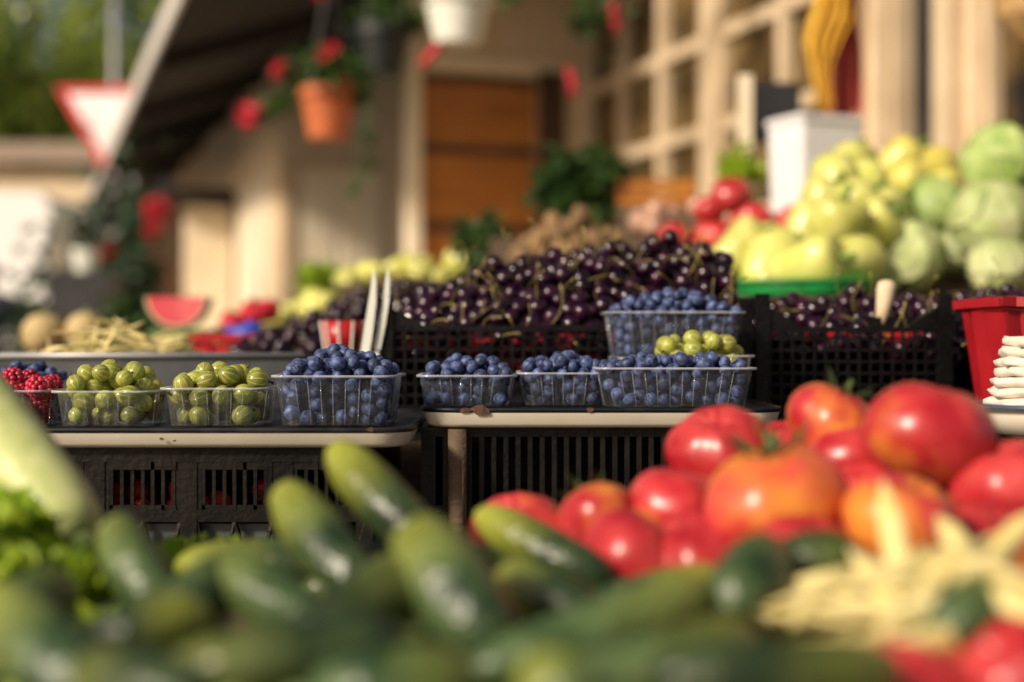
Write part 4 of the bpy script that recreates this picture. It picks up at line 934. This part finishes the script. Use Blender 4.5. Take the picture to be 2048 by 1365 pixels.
for q in (.25,.75):
    x=xa+(xb-xa)*q;w_=G().box(x-.4,x+.4,18.97,18.995,1.2,2.5).build('window',m_pane,None,origin=(0,0,0));f=G();f.box(x-.48,x+.48,18.95,18.969,2.5,2.6);f.box(x-.48,x+.48,18.95,18.969,1.1,1.2);f.box(x-.03,x+.03,18.95,18.969,1.2,2.5);o=f.build('frame',m_frame,None,origin=(0,0,0));o.parent=w_;w_.parent=T;w_.location=tuple(-c_ for c_ in T.location)
G().box(xb-1.1,xb-.3,18.97,18.995,0,2.2).build('door',m_dkwood,T)
Y=14.5;xr=X(100,Y);T=thing('white_van',(xr-2.4,Y+.9,0),'white delivery van cut off by the left edge, across the street','van')
def vprof(): return [(-4.9,.45),(-4.9,1.15),(-4.1,1.45),(-3.5,2.45),(-3.1,2.62),(-.12,2.62),(0,2.5),(0,.45)]
g=G();n=len(vprof());vv=[(xr+x,Y,z) for x,z in vprof()]+[(xr+x,Y+1.9,z) for x,z in vprof()]
g.add(vv,[list(range(n)),[n+i for i in range(n)][::-1]]+[[i,i+n,(i+1)%n+n,(i+1)%n] for i in range(n)]).build('body',m_van,T)
for x in (-4.0,-.95):
    for yy in (Y-.03,Y+1.73):
        w_=G();w_.tube([(xr+x,yy,.34),(xr+x,yy+.2,.34)],.34,20);w_=w_.build('wheel',m_rubber,T)
        h_=G();h_.tube([(xr+x,yy-.006,.34),(xr+x,yy+.02,.34)],.2,16);o=h_.build('rim',m_steel,None,origin=tuple(T.location));o.parent=w_;o.location=(0,0,0)
G().add([(xr-3.95,Y-.004,1.5),(xr-2.9,Y-.004,1.5),(xr-2.9,Y-.004,2.3),(xr-3.45,Y-.004,2.3)],[[0,1,2,3]]).build('side_window',m_pane,T)
G().box(xr-.25,xr-.02,Y-.012,Y-.002,.8,1.1).build('tail_light',m_signr,T)
def tree(x,y,hz,rad,label,n=15,per=360,size=.2,seed=1):
    random.seed(seed);T=thing('street_tree',(x,y,0),label,'tree','trees across the street')
    tr=G();tr.tube([(x,y,0),(x+.1,y,hz*.3),(x-.05,y,hz*.6),(x+.1,y,hz)],[.28,.22,.16,.05],10)
    cr=G()
    for i in range(n):
        d=Vector((random.gauss(0,1),random.gauss(0,1),random.gauss(0,.8))).normalized()*U(.35,1)
        c=Vector((x+d.x*rad[0],y+d.y*rad[1],hz*.66+d.z*rad[2]))
        cr.leaves(c,(rad[0]*.36,rad[1]*.36,rad[2]*.3),per,size,1.5)
        if i<7: tr.tube([(x,y,hz*.35+.3*i*.4),((x+c.x)/2,(y+c.y)/2,(hz*.5+c.z)/2),tuple(c)],[.1,.07,.03],6)
    tr.build('trunk',m_bark,T,smooth=True);cr.build('crown',m_leaf2,T)
tree(X(60,26),26,8.5,(2.4,2.3,2.8),'broad leafy tree at the upper left corner',20,190,.24,11)
tree(X(330,30),30,9.5,(2.6,2.2,3.4),'leafy tree behind the road sign',20,190,.28,12)
tree(X(-150,23),23,8.0,(2.0,2.0,2.6),'leafy tree cut off by the left edge',12,170,.22,13)
tree(X(200,42),42,9,(4.4,3,3.6),'farther tall tree between the two nearer ones',22,240,.42,14)
def potplant(px,pyb,y,r,h,label,fl,mat=m_dkpot):
    b=at(px,pyb,y);T=thing('potted_plant',(b.x,b.y,0.12),label,'plant','potted plants by the shed')
    G().lathe([(r*.5,0),(r*.75,.35),(r*.8,.35),(r*.7,.33)],18,(b.x,b.y,.12)).build('pot',mat,T)
    g=G();zc=(b.z+.45)/2;g.tube([(b.x,b.y,.4),(b.x,b.y,b.z-.1)],.02,6);g.leaves((b.x,b.y,zc),(r*.9,r*.9,(b.z-.45)*.5),800,.10);g.build('foliage',m_shrub,T)
    for (fx,fy,fr) in fl: G().leaves(at(fx,fy,y-.2),(fr*y/F,)*3,120,.06).build('flower_head',m_redf,T)
potplant(175,425,8.2,.30,1,'dark leafy potted shrub left of the shed',[(215,500,10)])
potplant(255,395,8.8,.26,1,'tall potted shrub with red flowers beside the shed',[(318,420,22),(300,460,10)])
potplant(110,540,7.6,.26,1,'low potted shrub at the left behind the melons',[])
T=thing('bucket',at(172,545,7.4),'pale bucket among the dark potted plants','bucket');p=at(172,545,7.4)
G().lathe([(.055,0),(.075,.12),(.07,.12),(.05,.01)],18,tuple(p)).build('shell',m_whitep,T);G().tube([(p.x-.073,p.y,p.z+.11),(p.x,p.y-.03,p.z+.17),(p.x+.073,p.y,p.z+.11)],.004,6).build('handle',m_steel,T)
tag(G().box(p.x-.15,p.x+.15,p.y-.15,p.y+.15,.12,p.z-.001).build('wooden_stool',m_black),'dark plinth under the pale bucket','stool')
T=thing('garden_parasol',(X(268,9.4),9.4,.12),'closed dark green parasol beside the shed','parasol')
b=at(268,385,9.4);G().tube([(b.x,b.y,.12),(b.x,b.y,b.z+.1)],.02,8).build('pole',m_steel,T)
G().lathe([(.03,b.z+.05),(.09,b.z-.25),(.12,b.z-.55),(.10,b.z-.62)][::-1],16,(b.x,b.y,0),lobes=8,amp=.12).build('canopy',MM('dark_green_canvas',(.012,.05,.025),rough=.8),T,smooth=True)
# person (back turned, dark jacket)
random.seed(5)
bx,by=X(-38,8.0),8.0
P_=thing('person',(bx,by,.12),'person in a dark navy jacket standing at the left edge','person')
def skin(name,verts,edges,rad,mat,sub=2):
    me=bpy.data.meshes.new(name);me.from_pydata(verts,edges,[]);o=bpy.data.objects.new(name,me);C.objects.link(o);o.parent=P_
    md=o.modifiers.new('Skin','SKIN')
    for i,v in enumerate(me.skin_vertices[0].data): v.radius=(rad[i],rad[i]*.85); v.use_root=(i==0)
    s=o.modifiers.new('Sub','SUBSURF');s.levels=sub;s.render_levels=sub;me.materials.append(mat);md.use_smooth_shade=True;return o
V_=[(0,0,.80),(0,0,.95),(0,0,1.10),(0,0,1.22),(0,0,1.27)];E_=[(0,1),(1,2),(2,3),(3,4)];R_=[.15,.14,.155,.12,.06]
for s in (-1,1):
    n=len(V_);V_+=[(s*.17,0,1.19),(s*.22,.02,.95),(s*.21,-.06,.74)];E_+=[(3,n),(n,n+1),(n+1,n+2)];R_+=[.075,.055,.042]
    n=len(V_);V_+=[(s*.09,0,.72),(s*.10,-.01,.42),(s*.10,.02,.07),(s*.11,-.12,.03)];E_+=[(0,n),(n,n+1),(n+1,n+2),(n+2,n+3)];R_+=[.095,.065,.045,.035]
skin('body',V_,E_,R_,m_coat)
for s in (-1,1):
    V_=[(s*.21,-.06,.735),(s*.212,-.075,.68)];E_=[(0,1)];R_=[.026,.03]
    for f in range(4):
        n=len(V_);x=s*(.19+.0145*f);V_+=[(x,-.085,.645),(x,-.095,.615-.004*(f in(1,2))),(x,-.09,.588-.006*(f in(1,2)))];E_+=[(1,n),(n,n+1),(n+1,n+2)];R_+=[.009,.008,.007]
    n=len(V_);V_+=[(s*.18,-.09,.675),(s*.172,-.105,.645)];E_+=[(1,n),(n,n+1)];R_+=[.01,.008]
    skin('hand',V_,E_,R_,m_skin,1)
g=G().ell((0,0,1.335),(.075,.09,.105),18,14);g.tube([(0,.0,1.22),(0,0,1.28)],.045,12);g.ell((0,-.092,1.325),(.012,.018,.02),8,6)
for s in (-1,1): g.ell((s*.077,0,1.33),(.01,.018,.028),8,6)
g.build('head',m_skin,P_,local=True,smooth=True)
G().ell((0,.02,1.36),(.086,.092,.095),18,14).build('hair',m_hair,P_,local=True,smooth=True)
# ---------------------------------------------------------------- light, world, camera
sd=Vector((-.60,-.56,.47)).normalized()
el=math.asin(sd.z);rot=math.atan2(sd.x,sd.y)
w=bpy.data.worlds.new('World');S.world=w;w.use_nodes=True;nt=w.node_tree;sk=nt.nodes.new('ShaderNodeTexSky');sk.sky_type='NISHITA';sk.sun_disc=False;sk.sun_elevation=el;sk.sun_rotation=rot;sk.dust_density=3.5;sk.air_density=.7
wb=nt.nodes.new('ShaderNodeMix');wb.data_type='RGBA';wb.blend_type='MULTIPLY';wb.inputs['Factor'].default_value=1;wb.inputs['B'].default_value=(1.15,1.0,.84,1)
nt.links.new(sk.outputs[0],wb.inputs['A']);nt.links.new(wb.outputs['Result'],nt.nodes['Background'].inputs[0]);nt.nodes['Background'].inputs[1].default_value=.085
ld=bpy.data.lights.new('sun','SUN');ld.energy=4.2;ld.angle=math.radians(8);ld.color=(1,.88,.72);lo=bpy.data.objects.new('sun',ld);C.objects.link(lo);lo.rotation_euler=(-sd).to_track_quat('-Z','Y').to_euler();lo.location=(-5,-5,8)
cd=bpy.data.cameras.new('camera');cam=bpy.data.objects.new('camera',cd);C.objects.link(cam);cam.location=(0,0,CZ);cam.rotation_euler=(PI/2,0,0);cd.lens=50;cd.sensor_width=36;cd.clip_start=.02;cd.clip_end=1000
cd.dof.use_dof=True;cd.dof.focus_distance=1.235;cd.dof.aperture_fstop=2.4
S.camera=cam
S.view_settings.view_transform='Standard';S.view_settings.look='None';S.view_settings.exposure=0
